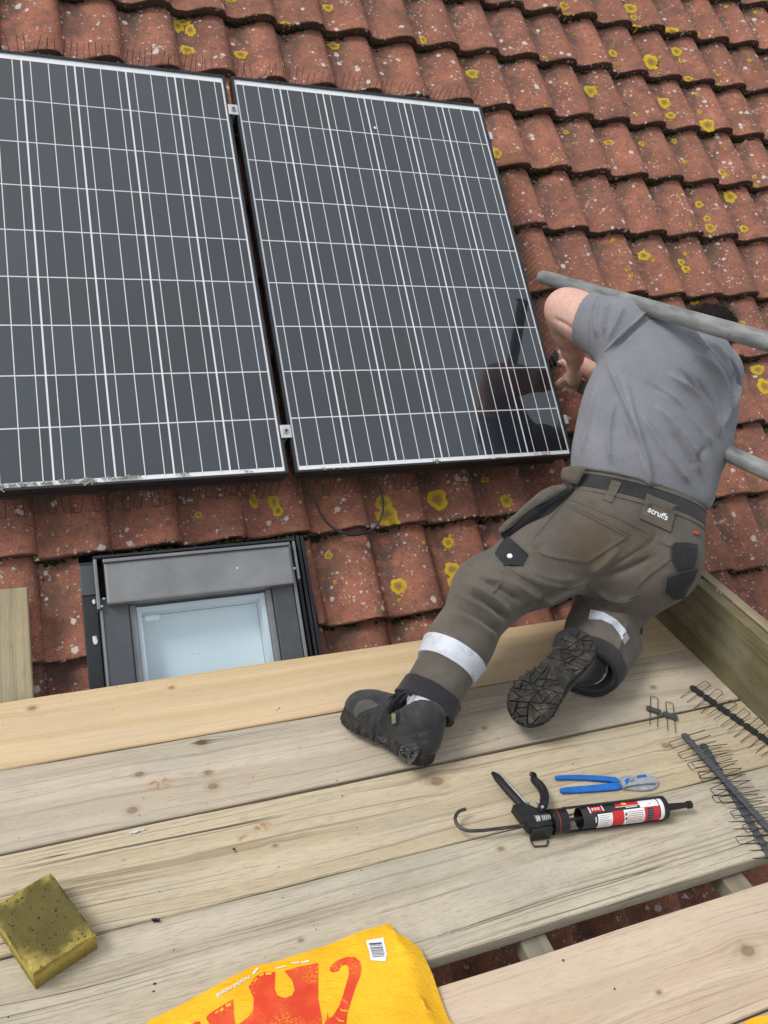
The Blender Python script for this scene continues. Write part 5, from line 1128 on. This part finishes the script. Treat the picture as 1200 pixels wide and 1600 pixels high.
def bag_z(x, y):
    r = -.113 - x; t = max(0.0, min(1.0, (-1.212 - y) / .12))                       # r: distance left of the crease
    z = .012 + .022 * (1 - math.exp(-max(0, -1.205 - .10 * max(0, -x - .34) - y) * 26))
    z += .0035 * math.sin(x * 21 + y * 9) * math.sin(y * 17 - x * 6) + .0022 * math.sin(x * 47 - y * 33 + 1)
    return z
def bag_obj(name, outline, crease, label, zf, m=M_BAG):
    bm = bmesh.new(); vs_ = [bm.verts.new((x, y, 0)) for x, y in outline]; bm.faces.new(vs_).normal_update(); bmesh.ops.triangulate(bm, faces=bm.faces)
    for _ in range(7):
        es = [e for e in bm.edges if e.calc_length() > .016]
        if not es: break
        bmesh.ops.subdivide_edges(bm, edges=es, cuts=1); bmesh.ops.triangulate(bm, faces=bm.faces)
    bmesh.ops.beautify_fill(bm, faces=bm.faces, edges=bm.edges)
    for v in bm.verts: v.co.z = zf(v.co.x, v.co.y)
    bmesh.ops.recalc_face_normals(bm, faces=bm.faces)
    if sum(f.normal.z for f in bm.faces) < 0: bmesh.ops.reverse_faces(bm, faces=bm.faces)
    r = bmesh.ops.extrude_face_region(bm, geom=list(bm.faces))
    for v in [q for q in r['geom'] if isinstance(q, bmesh.types.BMVert)]: v.co.z = max(.0015, v.co.z * .25)
    bmesh.ops.recalc_face_normals(bm, faces=bm.faces); o = bm_obj(name, bm, m, None, True); o.data.set_sharp_from_angle(angle=math.radians(50)); tag(o, label, 'bag'); return o
def z1(x, y):
    cr = -.120 + (-1.21 - y) * .02                                                     # crease line between face and side gusset
    z = bag_z(x, y)
    if x > cr: z = max(.003, z - (x - cr) * .42 + .003 * math.sin(y * 40 + x * 25))
    else: z += .004 * math.exp(-((x - cr) / .006) ** 2)
    return z
tb = lambda x, y, z=.02: (lambda P: (P.x, P.y))(dk(x, y, z))
outl = [tb(612, 1442), tb(560, 1458), tb(500, 1480), tb(440, 1501, .022), tb(395, 1507, .022), tb(340, 1540), tb(280, 1574), tb(232, 1600), (-.70, -1.42), (-.72, -1.66), (-.05, -1.66), (-.052, -1.50), tb(700, 1598, .004), tb(675, 1530, .004), tb(655, 1490, .004), tb(632, 1468, .012), tb(616, 1460)]
bag = bag_obj('carrier_bag', outl, None, 'bright yellow plastic bag printed with a red elephant at the front of the deck', z1)
TBG = bvh(bag)
cA = lambda L: [(220 + x / 4.615, 1430 + y / 4.615) for x, y in L]
cB = lambda L: [(440 + x / 4.286, 1430 + y / 4.286) for x, y in L]
decal('elephant_print', cB([(322, 370), (330, 340), (380, 300), (440, 280), (490, 280), (525, 310), (535, 350), (530, 400), (500, 470), (470, 560), (440, 660), (428, 760), (420, 860), (230, 860), (270, 760), (300, 700), (308, 650), (315, 690), (340, 680), (385, 610), (410, 540), (430, 470), (450, 400), (450, 350), (430, 332), (400, 340), (380, 375), (340, 385)]), TBG, .0008, 0, M_RED, bag, 9)
decal('elephant_print', cA([(775, 520), (830, 440), (890, 410), (970, 410), (965, 530), (985, 580), (1040, 600), (1090, 580), (1110, 540), (1090, 470), (1035, 405)]) + cB([(100, 350), (245, 320), (245, 560), (272, 705), (250, 860)]) + cA([(640, 900), (690, 800), (770, 740), (810, 690), (815, 600)]), TBG, .0008, 0, M_RED, bag, 9)
decal('elephant_print', cA([(470, 740), (490, 715), (560, 670), (665, 605), (670, 700), (680, 800), (690, 900), (520, 900), (495, 790)]), TBG, .0008, 0, M_RED, bag, 9)
decal('elephant_print', cA([(330, 830), (370, 785), (400, 768), (428, 768), (440, 860), (360, 900)]), TBG, .0008, 0, M_RED, bag, 9)
M_BAGP = m_plain('yellow_print', (.82, .44, .02), .45, 0, .06, 30, 0)
for L in ([(895, 418), (940, 414), (945, 430), (905, 434)], [(852, 438), (885, 420), (888, 432), (862, 446)], [(812, 485), (835, 450), (838, 462), (820, 490)], [(610, 650), (648, 632), (650, 655), (618, 668)], [(570, 685), (590, 665), (598, 685), (576, 700)], [(533, 705), (560, 688), (560, 700), (538, 716)]): decal('toenail_print', cA(L), TBG, .0014, 0, M_BAGP, bag, 9)
for L in ([(405, 562), (440, 590), (448, 600), (415, 578)], [(385, 615), (400, 635), (440, 640), (440, 648), (398, 645)], [(360, 685), (390, 705), (418, 710), (416, 718), (385, 714)]): decal('trunk_crease_print', cB(L), TBG, .0014, 0, M_BAGP, bag, 9)
lb_ = decal('barcode_label', [(572, 1470.5), (599, 1465.5), (600.5, 1474), (604.5, 1492), (602, 1503), (578.5, 1501), (577, 1488), (573.5, 1478)], TBG, .0016, .0004, M_WHITE, bag, 9); TLB = bvh(lb_)
M_INK = m_plain('blue_black_ink', (.06, .065, .10), .6)
for i, y in enumerate((1474.2, 1476.2, 1478.3, 1481.0, 1483.2, 1485.2, 1486.8, 1488.6, 1490.6, 1492.8, 1495.0)):
    x0 = 576.5 + (y - 1474) * .26; w_ = (20, 19, 20, 20, 19.5, 20, 19, 20, 20, 19, 19)[i]; h_ = (1.5, .8, .6, 1.2, .6, .7, .6, .6, .9, .6, .8)[i]; decal('barcode_line', [(x0, y), (x0 + w_, y - 1.4), (x0 + w_, y - 1.4 + h_), (x0, y + h_)], TLB, .0010, 0, M_INK, lb_, 9)
text_on('recycled material', 364, 1542, 8.6, math.radians(180 - 30), TBG, .0012, M_WHITE, bag, sx=1.0)
for L in ([(394, 1521), (402, 1512), (404, 1514), (396, 1524)], [(455, 1504.5), (467, 1503), (467, 1505.2), (455, 1506)], [(470, 1503.5), (483, 1500.5), (483, 1503.2), (470, 1505.4)], [(430, 1513), (446, 1509), (446, 1510.5), (431, 1514.5)]): decal('faded_print', L, TBG, .0010, 0, M_WHITE, bag, 9)
# a second yellow bag just reaching into the corner
z2 = lambda x, y: .006 + .010 * (.5 + .5 * math.sin(x * 30 + y * 22))
bag_obj('carrier_bag', [tb(1163, 1597, .006), tb(1180, 1589, .006), tb(1215, 1586, .006), (.72, -1.78), (.50, -1.80)], None, 'corner of another yellow bag at the bottom right of the picture', z2)

# ---- spike strips on the deck
wd = wire_mesh('wire', .058, .066, .021, .0010); CL2 = CLIP
def dstrip(label, p0, p1, w0, w1, pitch=.040, z=.010, wm=wd, jit=.05, lift=.012, clip=None):
    A_, B_ = dk(*p0, z), dk(*p1, z); d = dk(*w1, z) - dk(*w0, z); d.z = lift
    return strip_line(label, A_, B_, d, wm, pitch, jit, clip=clip)
dstrip('short two clip spike strip lying alone on the deck', (1009, 1105), (1064, 1124), (1020, 1086), (1011, 1139), .0455, .008, clip=CLIPG)
dstrip('matt black spike strip with its loops towards the toe board', (1079, 1072), (1245, 1190), (1112, 1066), (1062, 1092), .044, .010, lift=-.012, clip=CLIPW)
dstrip('long grey black spike strip nearest the gun, loops towards the gun', (1068, 1147), (1222, 1318), (1042, 1160), (1112, 1142), .040, .016, clip=CLIPG)
dstrip('spike strip tucked half under the long grey black strip', (1098, 1163), (1204, 1338), (1071, 1169), (1156, 1167), .040, .006, clip=CLIPG)

# ---- crumbs on the boards
rs = np.random.RandomState(12); MV, MF = [], []
P = dk(245, 1437, .004)
for q in range(10): blob(P + Vector(rs.normal(0, .0025, 3)), rs.uniform(.0015, .0035), rs, .9)
tag(pyd('clay_crumb', np.concatenate(MV), MF, M_DKGREY, None, True), 'small dark crumb lying on the joint beside the sponge', 'crumb')
MV, MF = [], []
for q in range(260):
    p = (rs.uniform(-1, 1.1), rs.uniform(-1.29, -.39)); blob((p[0], p[1], .0012), rs.uniform(.0005, .0016), rs, .6)
for px, py in ((433, 1110), (436, 1107), (365, 1326), (368, 1330), (242, 1537), (240, 1549), (560, 1085), (700, 1020), (1020, 1420), (880, 1500), (960, 1545)):
    blob(dk(px, py, .0015), rs.uniform(.0018, .003), rs, .6)
tag(pyd('grit', np.concatenate(MV), MF, M_DKGREY, None, True), 'fine dark grit scattered over the deck boards', 'grit', kind='stuff')
MV, MF = [], []
for q in range(26): blob(dk(215, 1298, .001) + Vector((rs.normal(0, .009), rs.normal(0, .0025), 0)), rs.uniform(.001, .0028), rs, .35)
tag(pyd('mortar_splash', np.concatenate(MV), MF, M_DROP, None, True), 'white mortar splash at the edge of the deck board', 'splash')
